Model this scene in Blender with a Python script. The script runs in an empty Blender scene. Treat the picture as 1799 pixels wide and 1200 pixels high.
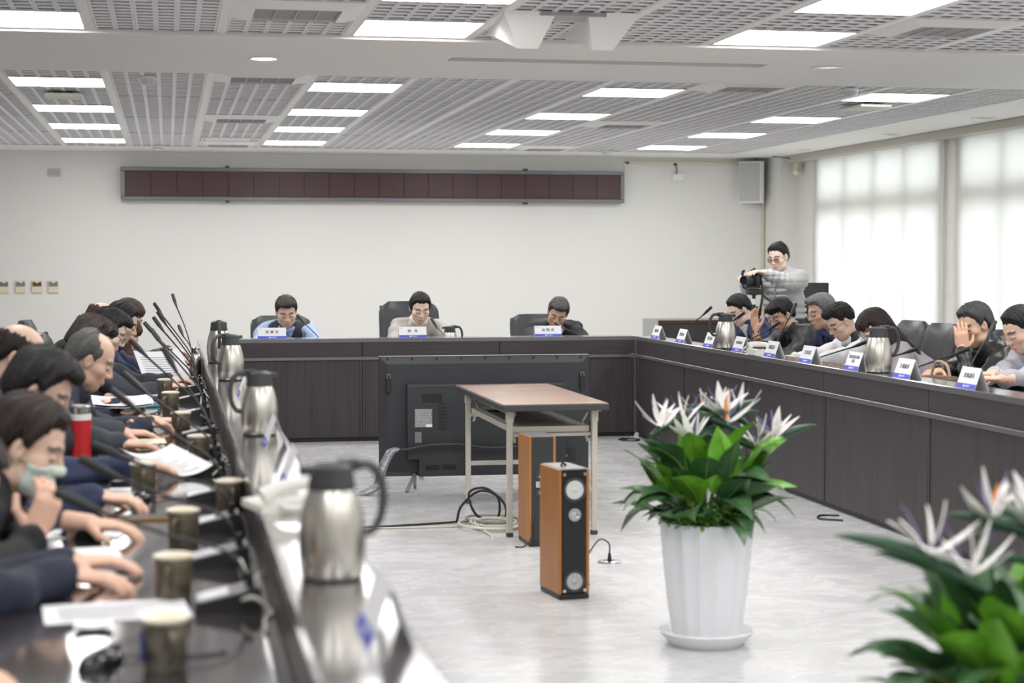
import bpy, bmesh, math, random
import numpy as np
from mathutils import Vector, Matrix

random.seed(7)
sc = bpy.context.scene
COL = sc.collection
PI = math.pi

# ------------------------------------------------------------------ camera, world, exposure
LEDGE, DESK, CEIL = 0.80, 0.66, 2.58
PITCH, YAW = math.radians(2.6227), math.radians(11.0229)
cd = bpy.data.cameras.new('camera')
cam = bpy.data.objects.new('camera', cd)
COL.objects.link(cam)
cam.location = (0, 0, 1.40)
cam.rotation_euler = (PI / 2 - PITCH, 0, -YAW)
cd.sensor_width = 36.0
cd.lens = 3100.0 / 1799.0 * 36.0
cd.clip_start, cd.clip_end = 0.05, 200
cd.dof.use_dof = True
cd.dof.focus_distance = 11.6
cd.dof.aperture_fstop = 2.8
sc.camera = cam

w = bpy.data.worlds.new('sky')
sc.world = w
w.use_nodes = True
w.node_tree.nodes['Background'].inputs[0].default_value = (0.93, 0.97, 1.0, 1)
w.node_tree.nodes['Background'].inputs[1].default_value = 4.2

PANEL_EMIT = 16.0
sc.view_settings.view_transform = 'Standard'
sc.view_settings.look = 'None'
sc.view_settings.gamma = 1.0
sc.view_settings.use_curve_mapping = False
sc.view_settings.exposure = 0.2
sc.cycles.use_denoising = True
sc.cycles.max_bounces = 8
sc.cycles.diffuse_bounces = 5

# ------------------------------------------------------------------ materials
MATS = {}
def mat(name, col, rough=0.5, metal=0.0, noise=None, bump=None, emit=None, spec=None, trans=None, alpha=None, coat=None, ior=None):
    """noise=(scale xyz, amount, detail) varies the colour; bump=(scale xyz, strength)"""
    if name in MATS: return MATS[name]
    m = bpy.data.materials.new(name); m.use_nodes = True
    nt = m.node_tree; b = nt.nodes['Principled BSDF']
    b.inputs['Base Color'].default_value = (*col, 1)
    b.inputs['Roughness'].default_value = rough
    b.inputs['Metallic'].default_value = metal
    if spec is not None: b.inputs['Specular IOR Level'].default_value = spec
    if coat: b.inputs['Coat Weight'].default_value = coat; b.inputs['Coat Roughness'].default_value = 0.1
    if ior: b.inputs['IOR'].default_value = ior; b.inputs['Coat IOR'].default_value = ior
    if trans: b.inputs['Transmission Weight'].default_value = trans
    if alpha is not None: b.inputs['Alpha'].default_value = alpha
    if emit:
        b.inputs['Emission Color'].default_value = (*emit[0], 1); b.inputs['Emission Strength'].default_value = emit[1]
    def tex(scale, detail=4):
        tc = nt.nodes.new('ShaderNodeTexCoord'); mp = nt.nodes.new('ShaderNodeMapping')
        mp.inputs['Scale'].default_value = scale
        nz = nt.nodes.new('ShaderNodeTexNoise'); nz.inputs['Scale'].default_value = 1.0
        nz.inputs['Detail'].default_value = detail
        nt.links.new(tc.outputs['Object'], mp.inputs[0]); nt.links.new(mp.outputs[0], nz.inputs['Vector'])
        return nz
    if noise:
        nz = tex(noise[0], noise[2] if len(noise) > 2 else 4)
        rp = nt.nodes.new('ShaderNodeMapRange')
        rp.inputs[1].default_value, rp.inputs[2].default_value = 0.3, 0.7
        rp.inputs[3].default_value, rp.inputs[4].default_value = 1 - noise[1], 1 + noise[1]
        mx = nt.nodes.new('ShaderNodeVectorMath'); mx.operation = 'SCALE'
        mx.inputs[0].default_value = col
        nt.links.new(nz.outputs[0], rp.inputs[0]); nt.links.new(rp.outputs[0], mx.inputs['Scale'])
        nt.links.new(mx.outputs[0], b.inputs['Base Color'])
    if bump:
        nz = tex(bump[0], 3); bp = nt.nodes.new('ShaderNodeBump')
        bp.inputs['Strength'].default_value = bump[1]; bp.inputs['Distance'].default_value = 0.01
        nt.links.new(nz.outputs[0], bp.inputs['Height']); nt.links.new(bp.outputs[0], b.inputs['Normal'])
    MATS[name] = m
    return m

def vcol_mat(name, rough=0.5, sss=0.0):
    m = bpy.data.materials.new(name); m.use_nodes = True
    nt = m.node_tree; b = nt.nodes['Principled BSDF']
    a = nt.nodes.new('ShaderNodeAttribute'); a.attribute_name = 'Col'
    nt.links.new(a.outputs['Color'], b.inputs['Base Color'])
    b.inputs['Roughness'].default_value = rough
    if sss:
        b.inputs['Subsurface Weight'].default_value = sss
        b.inputs['Subsurface Radius'].default_value = (0.01, 0.004, 0.002)
        b.inputs['Subsurface Scale'].default_value = 0.5
    MATS[name] = m
    return m

# ------------------------------------------------------------------ mesh builder
def rotz(a): return Matrix.Rotation(a, 4, 'Z')

class MB:
    def __init__(s): s.v = []; s.f = []; s.mi = []; s.cur = 0
    def add(s, vs, fs, mx=None):
        o = len(s.v)
        if mx is not None: vs = [tuple(mx @ Vector(p)) for p in vs]
        s.v += [tuple(p) for p in vs]
        s.f += [tuple(i + o for i in f) for f in fs]; s.mi += [s.cur] * len(fs)
        return s
    def box(s, x0, x1, y0, y1, z0, z1, bev=0.0, mx=None, seg=1):
        if bev <= 0:
            return s.add([(x0,y0,z0),(x1,y0,z0),(x1,y1,z0),(x0,y1,z0),(x0,y0,z1),(x1,y0,z1),(x1,y1,z1),(x0,y1,z1)],
                  [(3,2,1,0),(4,5,6,7),(0,1,5,4),(1,2,6,5),(2,3,7,6),(3,0,4,7)], mx)
        bm = bmesh.new(); bmesh.ops.create_cube(bm, size=1)
        for v in bm.verts:
            v.co = ((x0+x1)/2 + v.co.x*(x1-x0), (y0+y1)/2 + v.co.y*(y1-y0), (z0+z1)/2 + v.co.z*(z1-z0))
        bmesh.ops.bevel(bm, geom=list(bm.edges), offset=bev, segments=seg, affect='EDGES', profile=0.5)
        bm.verts.ensure_lookup_table(); bm.verts.index_update()
        vs = [tuple(v.co) for v in bm.verts]; fs = [tuple(v.index for v in f.verts) for f in bm.faces]
        bm.free(); return s.add(vs, fs, mx)
    def cyl(s, p0, p1, r0, r1=None, n=14, caps=True, mx=None):
        r1 = r0 if r1 is None else r1
        p0, p1 = Vector(p0), Vector(p1); d = (p1 - p0).normalized()
        a = d.orthogonal().normalized(); b = d.cross(a)
        vs = []
        for p, r in ((p0, r0), (p1, r1)):
            for i in range(n):
                t = 2*PI*i/n; vs.append(p + (a*math.cos(t) + b*math.sin(t))*r)
        fs = [(i, (i+1) % n, n+(i+1) % n, n+i) for i in range(n)]
        if caps: fs += [tuple(reversed(range(n))), tuple(range(n, 2*n))]
        return s.add(vs, fs, mx)
    def tube(s, pts, r, n=7, mx=None, smooth=0):
        pts = [Vector(p) for p in pts]
        if smooth:
            q = [pts[0]*2 - pts[1]] + pts + [pts[-1]*2 - pts[-2]]; out = []
            for i in range(1, len(q)-2):
                for k in range(smooth):
                    t = k/smooth; a, b, c, d = q[i-1:i+3]
                    out.append(0.5*((2*b) + (c-a)*t + (2*a-5*b+4*c-d)*t*t + (3*b-a-3*c+d)*t**3))
            out.append(pts[-1]); pts = out
        N = len(pts); rs = r if isinstance(r, (list, tuple)) else [r]*N
        if len(rs) != N: rs = list(np.interp(np.linspace(0, 1, N), np.linspace(0, 1, len(rs)), rs))
        vs = []; a = None
        for i, p in enumerate(pts):
            t = (pts[min(i+1, N-1)] - pts[max(i-1, 0)]).normalized()
            a = t.orthogonal().normalized() if a is None else (a - t*a.dot(t)).normalized()
            b = t.cross(a)
            for k in range(n):
                th = 2*PI*k/n; vs.append(p + (a*math.cos(th) + b*math.sin(th))*rs[i])
        fs = [(i*n+k, i*n+(k+1) % n, (i+1)*n+(k+1) % n, (i+1)*n+k) for i in range(N-1) for k in range(n)]
        fs += [tuple(reversed(range(n))), tuple(range((N-1)*n, N*n))]
        return s.add(vs, fs, mx)
    def lathe(s, prof, n=24, mx=None, mod=None, closed=False):
        vs = []
        for r, z in prof:
            for k in range(n):
                t = 2*PI*k/n; rr = r*(mod(t) if mod else 1); vs.append((rr*math.cos(t), rr*math.sin(t), z))
        N = len(prof)
        fs = [(i*n+k, i*n+(k+1) % n, (i+1)*n+(k+1) % n, (i+1)*n+k) for i in range(N-1) for k in range(n)]
        if closed: fs += [tuple(reversed(range(n))), tuple(range((N-1)*n, N*n))]
        return s.add(vs, fs, mx)
    def sphere(s, c, r, n=12, mx=None, z0=-1.0, z1=1.0):
        r = r if isinstance(r, (tuple, list)) else (r, r, r); vs = []; m = max(4, n//2)
        for i in range(m+1):
            ph = math.asin(z0) + (math.asin(z1) - math.asin(z0))*i/m
            for k in range(n):
                t = 2*PI*k/n; vs.append((c[0]+r[0]*math.cos(ph)*math.cos(t), c[1]+r[1]*math.cos(ph)*math.sin(t), c[2]+r[2]*math.sin(ph)))
        fs = [(i*n+k, i*n+(k+1) % n, (i+1)*n+(k+1) % n, (i+1)*n+k) for i in range(m) for k in range(n)]
        return s.add(vs, fs, mx)
    def prism(s, poly, h0, h1, axis='z', mx=None):
        """2-D polygon pushed along an axis: z -> (u,v)=(x,y); y -> (x,z); x -> (y,z)"""
        n = len(poly)
        f = {'z': lambda u, v, h: (u, v, h), 'y': lambda u, v, h: (u, h, v), 'x': lambda u, v, h: (h, u, v)}[axis]
        vs = [f(u, v, h0) for u, v in poly] + [f(u, v, h1) for u, v in poly]
        fs = [tuple(reversed(range(n))), tuple(range(n, 2*n))] + [(i, (i+1) % n, n+(i+1) % n, n+i) for i in range(n)]
        return s.add(vs, fs, mx)
    def grid(s, fn, nu, nv, mx=None):
        vs = [fn(i/nu, j/nv) for i in range(nu+1) for j in range(nv+1)]
        fs = [(i*(nv+1)+j, (i+1)*(nv+1)+j, (i+1)*(nv+1)+j+1, i*(nv+1)+j+1) for i in range(nu) for j in range(nv)]
        return s.add(vs, fs, mx)
    def mesh(s, name, mats, smooth=35):
        me = bpy.data.meshes.new(name); me.from_pydata(s.v, [], s.f)
        for m in (mats if isinstance(mats, (list, tuple)) else [mats]): me.materials.append(m)
        if any(s.mi): me.polygons.foreach_set('material_index', s.mi)
        bm = bmesh.new(); bm.from_mesh(me); bmesh.ops.recalc_face_normals(bm, faces=bm.faces); bm.to_mesh(me); bm.free()
        if smooth:
            me.polygons.foreach_set('use_smooth', [True]*len(me.polygons))
            me.set_sharp_from_angle(angle=math.radians(smooth))
        me.update(); return me
    def build(s, name, mats, parent=None, smooth=35):
        return link(name, s.mesh(name, mats, smooth), parent)

def link(name, me, parent=None, loc=None, rz=None):
    o = bpy.data.objects.new(name, me); COL.objects.link(o)
    if parent: o.parent = parent
    if loc is not None: o.location = loc
    if rz is not None: o.rotation_euler = (0, 0, rz)
    return o

def tag(o, label, cat, group=None):
    o['label'] = label; o['category'] = cat
    if group: o['group'] = group
    return o

def thing(name, label, cat, loc=(0, 0, 0), rz=0, group=None):
    o = bpy.data.objects.new(name, None); COL.objects.link(o)
    o.empty_display_size = 0.1; o.location = loc; o.rotation_euler = (0, 0, rz)
    return tag(o, label, cat, group)

def struct(name, o, label=None):
    o.name = name; o['kind'] = 'structure'
    if label: o['label'] = label
    return o

def copy_tree(root, loc, rz, label, group=None):
    """a copy of a thing, its parts and their sub-parts, sharing mesh data"""
    def rec(o, parent):
        c = o.copy(); COL.objects.link(c); c.parent = parent
        for ch in [x for x in bpy.data.objects if x.parent == o]: rec(ch, c)
        return c
    r = rec(root, None); r.location = loc; r.rotation_euler = (0, 0, rz); r['label'] = label
    if group: r['group'] = group
    return r

def text_mesh(body, size, extrude=0.0006, bold=0.0):
    cu = bpy.data.curves.new('t', 'FONT'); cu.body = body; cu.size = size
    cu.align_x = 'CENTER'; cu.align_y = 'CENTER'; cu.extrude = extrude; cu.offset = bold; cu.resolution_u = 2
    o = bpy.data.objects.new('t', cu); COL.objects.link(o)
    dg = bpy.context.evaluated_depsgraph_get()
    me = bpy.data.meshes.new_from_object(o.evaluated_get(dg))
    bpy.data.objects.remove(o); bpy.data.curves.remove(cu)
    return me

# common materials
M_wall = mat('cream_wall_paint', (0.75, 0.745, 0.72), 0.7, bump=((60, 60, 60), 0.05))
M_plaster = mat('white_ceiling_plaster', (0.84, 0.83, 0.80), 0.75)
M_tile = mat('white_perforated_metal', (0.86, 0.85, 0.865), 0.5)
M_void = mat('grey_ceiling_void', (0.56, 0.54, 0.56), 0.9)
M_white = mat('white_plastic', (0.82, 0.82, 0.80), 0.4)
M_cream = mat('cream_plastic', (0.70, 0.64, 0.50), 0.45)
M_black = mat('black_plastic', (0.018, 0.018, 0.02), 0.4)
M_dark = mat('charcoal_plastic', (0.045, 0.047, 0.052), 0.5)
M_steel = mat('brushed_steel', (0.62, 0.60, 0.56), 0.28, 1.0, bump=((3, 3, 200), 0.03))
M_chrome = mat('chrome_trim', (0.7, 0.7, 0.71), 0.2, 1.0)
M_alu = mat('grey_metal_trim', (0.20, 0.20, 0.215), 0.35, 0.6)
M_paper = mat('white_paper', (0.84, 0.84, 0.87), 0.6)
M_print = mat('grey_print', (0.25, 0.25, 0.28), 0.7)
# ------------------------------------------------------------------ room shell
XL, XR, YN, YB = -3.9, 7.0, -3.2, 19.5          # left, window side, behind the camera, back wall
def floor_mat():
    m = mat('grey_marbled_vinyl', (0.58, 0.58, 0.60), 0.2, spec=0.4)
    nt = m.node_tree; b = nt.nodes['Principled BSDF']
    tc = nt.nodes.new('ShaderNodeTexCoord'); mp = nt.nodes.new('ShaderNodeMapping'); mp.inputs['Scale'].default_value = (1.7, 3.2, 1)
    nz = nt.nodes.new('ShaderNodeTexNoise'); nz.inputs['Scale'].default_value = 2.2; nz.inputs['Detail'].default_value = 9
    nz.inputs['Distortion'].default_value = 1.3
    cr = nt.nodes.new('ShaderNodeValToRGB')
    cr.color_ramp.elements[0].position = 0.33; cr.color_ramp.elements[0].color = (0.50, 0.50, 0.515, 1)
    cr.color_ramp.elements[1].position = 0.62; cr.color_ramp.elements[1].color = (0.575, 0.575, 0.585, 1)
    nt.links.new(tc.outputs['Object'], mp.inputs[0]); nt.links.new(mp.outputs[0], nz.inputs['Vector'])
    nt.links.new(nz.outputs[0], cr.inputs[0]); nt.links.new(cr.outputs[0], b.inputs['Base Color'])
    mr = nt.nodes.new('ShaderNodeMapRange'); mr.inputs[3].default_value = 0.2; mr.inputs[4].default_value = 0.34
    nt.links.new(nz.outputs[0], mr.inputs[0]); nt.links.new(mr.outputs[0], b.inputs['Roughness'])
    return m
struct('floor', MB().box(XL-.2, XR+.2, YN-.2, YB+.2, -.1, 0).build('floor', floor_mat(), smooth=0), 'pale grey marbled vinyl floor')
struct('wall_back', MB().box(XL-.2, XR+.2, YB, YB+.2, 0, 2.8).build('wall_back', M_wall, smooth=0))
struct('wall_left', MB().box(XL-.2, XL, YN, YB, 0, 2.8).build('wall_left', M_wall, smooth=0))
struct('wall_rear', MB().box(XL-.2, XR+.2, YN-.2, YN, 0, 2.8).build('wall_rear', M_wall, smooth=0))
struct('wall_column', MB().box(6.77, XR+.2, 19.01, YB, 0, 2.75).build('wall_column', M_wall, smooth=0), 'cream square column in the back corner')
# corner conduit trunking along the back wall
# window wall with openings
WIN = [(15.24, 18.34), (11.62, 14.78), (8.12, 11.28), (4.62, 7.78)]
WZ0, WZ1 = 0.56, 2.50
wb = MB()
wb.box(XR, XR+.2, YN, YB, 0, WZ0); wb.box(XR, XR+.2, YN, YB, WZ1, 2.8)
ys = [YN] + [v for a, b in reversed(WIN) for v in (a, b)] + [YB]
for i in range(0, len(ys), 2): wb.box(XR, XR+.2, ys[i], ys[i+1], WZ0, WZ1)
struct('wall_right', wb.build('wall_right', M_wall, smooth=0))
M_wframe = mat('white_window_frame', (0.62, 0.62, 0.60), 0.4)
M_blind = bpy.data.materials.new('white_blind_fabric'); M_blind.use_nodes = True
nt = M_blind.node_tree; nt.nodes.remove(nt.nodes['Principled BSDF'])
tr = nt.nodes.new('ShaderNodeBsdfTranslucent'); tr.inputs[0].default_value = (0.80, 0.80, 0.77, 1)
df = nt.nodes.new('ShaderNodeBsdfDiffuse'); df.inputs[0].default_value = (0.80, 0.79, 0.74, 1)
ms = nt.nodes.new('ShaderNodeMixShader'); ms.inputs[0].default_value = 0.5
nt.links.new(tr.outputs[0], ms.inputs[1]); nt.links.new(df.outputs[0], ms.inputs[2])
nt.links.new(ms.outputs[0], nt.nodes['Material Output'].inputs[0])
M_pane = mat('window_glass', (0.95, 0.97, 0.97), 0.02, trans=1.0)
blind_names = ['long white roller blind in front of the far window beside the corner column',
               'white roller blind over the nearer window, cut off by the right picture edge',
               'white roller blind on the third window along, outside the picture',
               'white roller blind on the fourth window along, outside the picture']
for i, (a, b) in enumerate(WIN):
    wr = bpy.data.objects.new('window_%d' % (i+1), None); COL.objects.link(wr); wr['kind'] = 'structure'
    fr = MB(); x0, x1 = XR+.06, XR+.12
    for z0, z1 in ((WZ0, WZ0+.05), (1.90, 2.08), (WZ1-.05, WZ1)): fr.box(x0, x1, a, b, z0, z1)
    n = 4
    for k in range(n+1):
        y = a + (b-a)*k/n; fr.box(x0, x1, max(a, y-.03), min(b, y+.03), WZ0, WZ1)
    fr.build('window_frame', M_wframe, wr, 0)
    for k in range(n):
        y0, y1 = a + (b-a)*k/n + .03, a + (b-a)*(k+1)/n - .03
        for z0, z1 in ((WZ0+.05, 1.90), (2.08, WZ1-.05)):
            MB().box(XR+.088, XR+.092, y0, y1, z0, z1).build('pane', M_pane, wr, 0)
    MB().box(XR-.05, XR+.06, a-.03, b+.03, WZ0-.05, WZ0, .006).build('window_sill', M_wframe, wr)
    t = thing('roller_blind', blind_names[i], 'blind', (XR-.035, (a+b)/2, .60))
    L = (b-a)/2 + .11
    MB().grid(lambda u, v: (.004*math.sin(v*9), -L+.0 + 2*L*u, .02 + 1.93*v), 8, 12).build('blind_fabric', M_blind, t)
    MB().cyl((0, -L, 1.94), (0, L, 1.94), .022).build('roller_tube', M_wframe, t)
    MB().box(-.012, .012, -L, L, 0, .025, .004).build('bottom_bar', M_wframe, t)
    MB().tube([(-.02, -L-.03, 1.92), (-.022, -L-.035, 1.0), (-.02, -L-.03, .35), (-.016, -L-.025, 1.0), (-.02, -L-.025, 1.92)], .003, 5, smooth=5).build('pull_chain', M_white, t)
# pelmet under the soffit above the windows
struct('trim_1', MB().box(XR-.16, XR, 3.0, 19.01, 2.50, 2.575, .006).build('trim_1', mat('beige_pelmet', (.52, .50, .44), .5)), 'beige blind pelmet above the windows')

# ------------------------------------------------------------------ ceiling
struct('ceiling', MB().box(XL-.2, XR+.2, YN-.2, YB+.2, CEIL+.16, CEIL+.3).build('ceiling', M_void, smooth=0), 'white suspended ceiling of slotted metal panels')
ceil_root = bpy.data.objects['ceiling']
pl = MB()
pl.box(XL, XR, YN, 7.0, CEIL, CEIL+.02)                       # plain part behind and above the camera
pl.box(XL, XR, 18.62, YB, CEIL-.005, CEIL+.12)                # plaster margin at the back wall
pl.box(6.155, XR, 7.0, 18.62, CEIL-.005, CEIL+.12)            # plaster margin along the windows
pl.build('plaster_margin', M_plaster, ceil_root, 0)
# dropped flat band (beam) with a screen slot
BZ = CEIL-.02
bm_ = MB()
bm_.box(XL, 1.60, 9.30, 11.15, BZ, CEIL+.15); bm_.box(3.50, XR, 9.30, 11.15, BZ, CEIL+.15)
bm_.box(1.60, 3.50, 9.30, 10.02, BZ, CEIL+.15); bm_.box(1.60, 3.50, 10.20, 11.15, BZ, CEIL+.15)
bm_.box(1.60, 3.50, 10.02, 10.20, CEIL+.10, CEIL+.15)
bm_.build('flat_band', M_plaster, ceil_root, 0)
MB().box(1.61, 3.49, 10.10, 10.195, CEIL+.0, CEIL+.09, .004).build('screen_housing', mat('slot_shade_grey', (.20, .20, .21), .5), ceil_root)  # grey box added to paint the shade on the slot's far inner wall
MODW, MOD0 = 0.6515, -0.70
def tile_mesh(L, cache={}):
    n = max(1, round(L/.1)); key = (n, round(L, 3))
    if key in cache: return cache[key]
    W = 0.606; xs = [0.0]; 
    for c in range(6):
        x = W/6*(c+.5); xs += [x-.037, x+.037]
    xs.append(W)
    p = L/n; ysl = [0.0]
    for r in range(n):
        y = p*(r+.5); ysl += [y-p*.24, y+p*.24]
    ysl.append(L)
    mb = MB(); nx, ny = len(xs), len(ysl)
    vs = [(x, y, 0) for y in ysl for x in xs]; fs = []
    for j in range(ny-1):
        for i in range(nx-1):
            if (i % 2 == 1) and (j % 2 == 1): continue
            fs.append((j*nx+i, j*nx+i+1, (j+1)*nx+i+1, (j+1)*nx+i))
    mb.add(vs, fs)
    # raised lips beside every slot column and the folded rim
    for c in range(6):
        x = W/6*(c+.5)
        for q in (-.043, .043): mb.box(x+q-.0025, x+q+.0025, 0, L, -.004, 0)
    mb.box(0, W, 0, .006, 0, .03); mb.box(0, W, L-.006, L, 0, .03)
    mb.cur = 1; mb.box(0, W, 0, L, .012, .02)
    me = bpy.data.meshes.new('ceiling_tile'); me.from_pydata(mb.v, [], mb.f); me.materials.append(M_tile); me.materials.append(M_void)
    me.polygons.foreach_set('material_index', mb.mi); me.update()
    cache[key] = me; return me
light_rows = [7.40, 8.66, 11.75, 13.81, 15.66, 17.50]
vent_rows = [8.10, 11.17, 14.50, 17.74]
light_cols = {0: 'leftmost', 3: 'second', 6: 'third', 9: 'rightmost'}
vent_cols = {2: 'left', 7: 'right'}
for k in range(-5, 11):
    cx = MOD0 + MODW*k
    if cx + .33 > 6.2 or cx < XL+.3: continue
    for z0, z1 in ((7.0, 9.30), (11.15, 18.62)):
        gaps = []
        if k in light_cols: gaps = [(y, y+.61) for y in light_rows]
        if k in vent_cols: gaps = [(y, y+.61) for y in vent_rows]
        y = z0
        for g0, g1 in sorted(gaps) + [(z1, z1)]:
            if g0 < z0-.01 or g0 > z1+.01: continue
            L = g0 - y
            if L > .04:
                n = max(1, math.ceil(L/1.95))
                for q in range(n):
                    link('ceiling_tile', tile_mesh(L/n - .004), ceil_root, (cx-.303, y + L/n*q + .002, CEIL))
            y = g1
    MB().box(cx+MODW/2-.022, cx+MODW/2+.022, 7.0, 9.30, CEIL-.004, CEIL+.02).box(cx+MODW/2-.022, cx+MODW/2+.022, 11.15, 18.62, CEIL-.004, CEIL+.02)\
        .build('ceiling_channel', M_white, ceil_root, 0)
# lit panels
M_panel = mat('lit_diffuser', (0.9, 0.9, 0.9), 0.5, emit=((1.0, 0.985, 0.96), PANEL_EMIT))
rowname = {7.40: 'cut by the top picture edge', 8.66: 'just in front of the flat band', 11.75: 'first behind the flat band', 13.81: 'second behind the flat band',
           15.66: 'third behind the flat band', 17.50: 'nearest the back wall'}
first = None
def light(x, y, label, group=None, z=CEIL-.006):
    global first
    if first is None:
        first = thing('ceiling_light', label, 'ceiling light', (x, y, z), 0, group)
        f = MB()
        for a in ((-.305, .305, -.305, -.293), (-.305, .305, .293, .305), (-.305, -.293, -.293, .293), (.293, .305, -.293, .293)): f.box(*a, 0, .04)
        f.build('frame', M_white, first, 0)
        d_ = MB().box(-.293, .293, -.293, .293, .012, .03); d_.cur = 1; d_.add([(-.293, -.293, .006), (.293, -.293, .006), (.293, .293, .006), (-.293, .293, .006)], [(3, 2, 1, 0)])
        d_.build('diffuser', [M_white, M_panel], first, 0)
    else: copy_tree(first, (x, y, z), 0, label, group)
for k, cn in light_cols.items():
    for y in light_rows:
        light(MOD0+MODW*k, y+.305, 'square lit ceiling panel, %s row from the left, %s' % (cn, rowname[y]) if cn in ('second', 'third') else
              'square lit ceiling panel in the %s row, %s' % (cn, rowname[y]))
    for y in (5.3, 3.2, 1.1, -1.0):
        light(MOD0+MODW*k, y, 'square lit ceiling panel above and behind the viewpoint, outside the picture', 'ceiling panels outside the picture', CEIL-.034)

# air vents
M_vent = mat('grey_vent', (0.42, 0.42, 0.42), 0.5)
vent0 = None
vlab = {(2, 8.10): 'square air vent at the top left, in front of the flat band', (2, 11.17): 'square air vent behind the flat band, beside the left light rows',
        (2, 14.50): 'middle air vent of the left vent row', (2, 17.74): 'far left air vent close to the back wall',
        (7, 8.10): 'square air vent in the top right corner in front of the flat band', (7, 11.17): 'square air vent touching the flat band on the right',
        (7, 14.50): 'middle air vent of the right vent row', (7, 17.74): 'far air vent of the right vent row close to the back wall'}
for (k, y), lb in vlab.items():
    loc = (MOD0+MODW*k, y+.305, CEIL)
    if vent0 is None:
        vent0 = thing('air_vent', lb, 'air vent', loc, 0, 'square ceiling air vents')
        f = MB(); o, i_, z = .305, .20, -.03
        for q in range(4):
            mx = rotz(q*PI/2)
            f.add([(-o, -o, -.004), (o, -o, -.004), (i_, -i_, z), (-i_, -i_, z), (-o, -o, .03), (o, -o, .03), (i_, -i_, .03), (-i_, -i_, .03)],
                  [(0, 1, 2, 3), (4, 7, 6, 5), (0, 4, 5, 1), (3, 2, 6, 7)], mx)
        f.build('frame', M_white, vent0, 0)
        MB().box(-.2, .2, -.2, .2, .02, .03).build('grille_back', M_vent, vent0, 0)
        sl = MB().add([(-.19, 0, .018), (.19, 0, .018), (.19, .022, -.022), (-.19, .022, -.022), (-.19, .004, .018), (.19, .004, .018), (.19, .026, -.022), (-.19, .026, -.022)],
                      [(3, 2, 1, 0), (4, 5, 6, 7), (0, 1, 5, 4), (1, 2, 6, 5), (2, 3, 7, 6), (3, 0, 4, 7)]).mesh('slat', M_vent, 0)
        for q in range(8): link('slat', sl, vent0, (0, -.19+.048*q, 0))
        for q in (-.1, 0, .1): MB().box(q-.004, q+.004, -.19, .19, -.024, .018).build('divider', M_vent, vent0, 0)
    else: copy_tree(vent0, loc, 0, lb, 'square ceiling air vents')
# access panel with red label near the back wall
t = thing('ceiling_access_panel', 'white ceiling access panel with a small red label near the back wall', 'panel', (MOD0+MODW*2, 17.35, CEIL-.012))
MB().box(-.28, .28, -.2, .2, 0, .012, .004).build('cover', M_white, t)
MB().box(-.25, -.245, -.17, .17, -.002, 0).box(.20, .205, -.17, .17, -.002, 0).build('latch', M_dark, t, 0)
MB().box(.215, .26, -.03, .03, -.002, 0).build('red_label', mat('red_print', (.55, .03, .03), .5), t, 0)

# downlights
M_lens = mat('downlight_lens', (0.8, 0.82, 0.85), 0.15, emit=((0.9, 0.95, 1.0), 9.0))
M_lens_off = mat('downlight_reflector', (0.75, 0.77, 0.8), 0.12, 0.9)
for x, y, r, lit, z, lb in ((.55, 10.26, .075, 1, BZ, 'round lit downlight in the flat band on the left'), (3.9, 10.12, .085, 0, BZ, 'round unlit downlight in the flat band on the right'),
        (6.61, 13.59, .09, 0, CEIL-.005, 'round recessed downlight above the windows nearest the right edge'), (6.61, 15.51, .075, 0, CEIL-.005, 'second round recessed downlight above the windows'),
        (6.62, 17.82, .07, 0, CEIL-.005, 'small round downlight above the window by the corner column'), (.55, 19.1, .08, 0, CEIL-.005, 'round recessed downlight in the back margin on the left'),
        (3.95, 19.04, .08, 0, CEIL-.005, 'round recessed downlight in the back margin above the message board')):
    t = thing('downlight', lb, 'downlight', (x, y, z))
    MB().lathe([(r*1.18, -.001), (r*1.15, -.007), (r, -.007), (r*.94, .0), (r*.8, .02)], 24).build('trim_ring', M_white, t)
    MB().lathe([(.001, -.002), (r*.9, -.002), (r*.92, .006)], 24).build('lens', M_lens if lit else M_lens_off, t)
# detectors and flat devices
for x, y, lb in ((-.12, 11.62, 'white dome smoke detector behind the flat band on the left'), (-.09, 18.5, 'white dome smoke detector at the back on the left'),
                 (4.60, 11.5, 'white dome smoke detector behind the flat band on the right'), (4.64, 18.45, 'white dome smoke detector at the back above the right rows')):
    t = thing('smoke_detector', lb, 'detector', (x, y, CEIL-.004))
    MB().lathe([(.001, 0), (.062, 0), (.062, -.012), (.055, -.016)], 24).build('base', M_white, t)
    MB().lathe([(.056, -.012), (.05, -.035), (.03, -.05), (.001, -.054)], 24).build('dome', mat('pale_grey_plastic', (.62, .64, .7), .3), t)
for x, y, rz_, lb in ((-.71, 12.85, .03, 'flat cream ceiling speaker plate between the left light panels'), (5.17, 12.62, .12, 'flat cream ceiling speaker plate behind the right light panel')):
    t = thing('ceiling_speaker', lb, 'speaker', (x, y, CEIL-.035), rz_)
    MB().box(-.13, .13, -.18, .18, 0, .02, .006).build('cover', mat('pale_cream_plastic', (.66, .65, .58), .5), t)
    for q in (-.08, 0, .08): MB().box(q-.012, q+.012, -.1, .1, .02, .035).build('bracket', M_white, t, 0)
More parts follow.
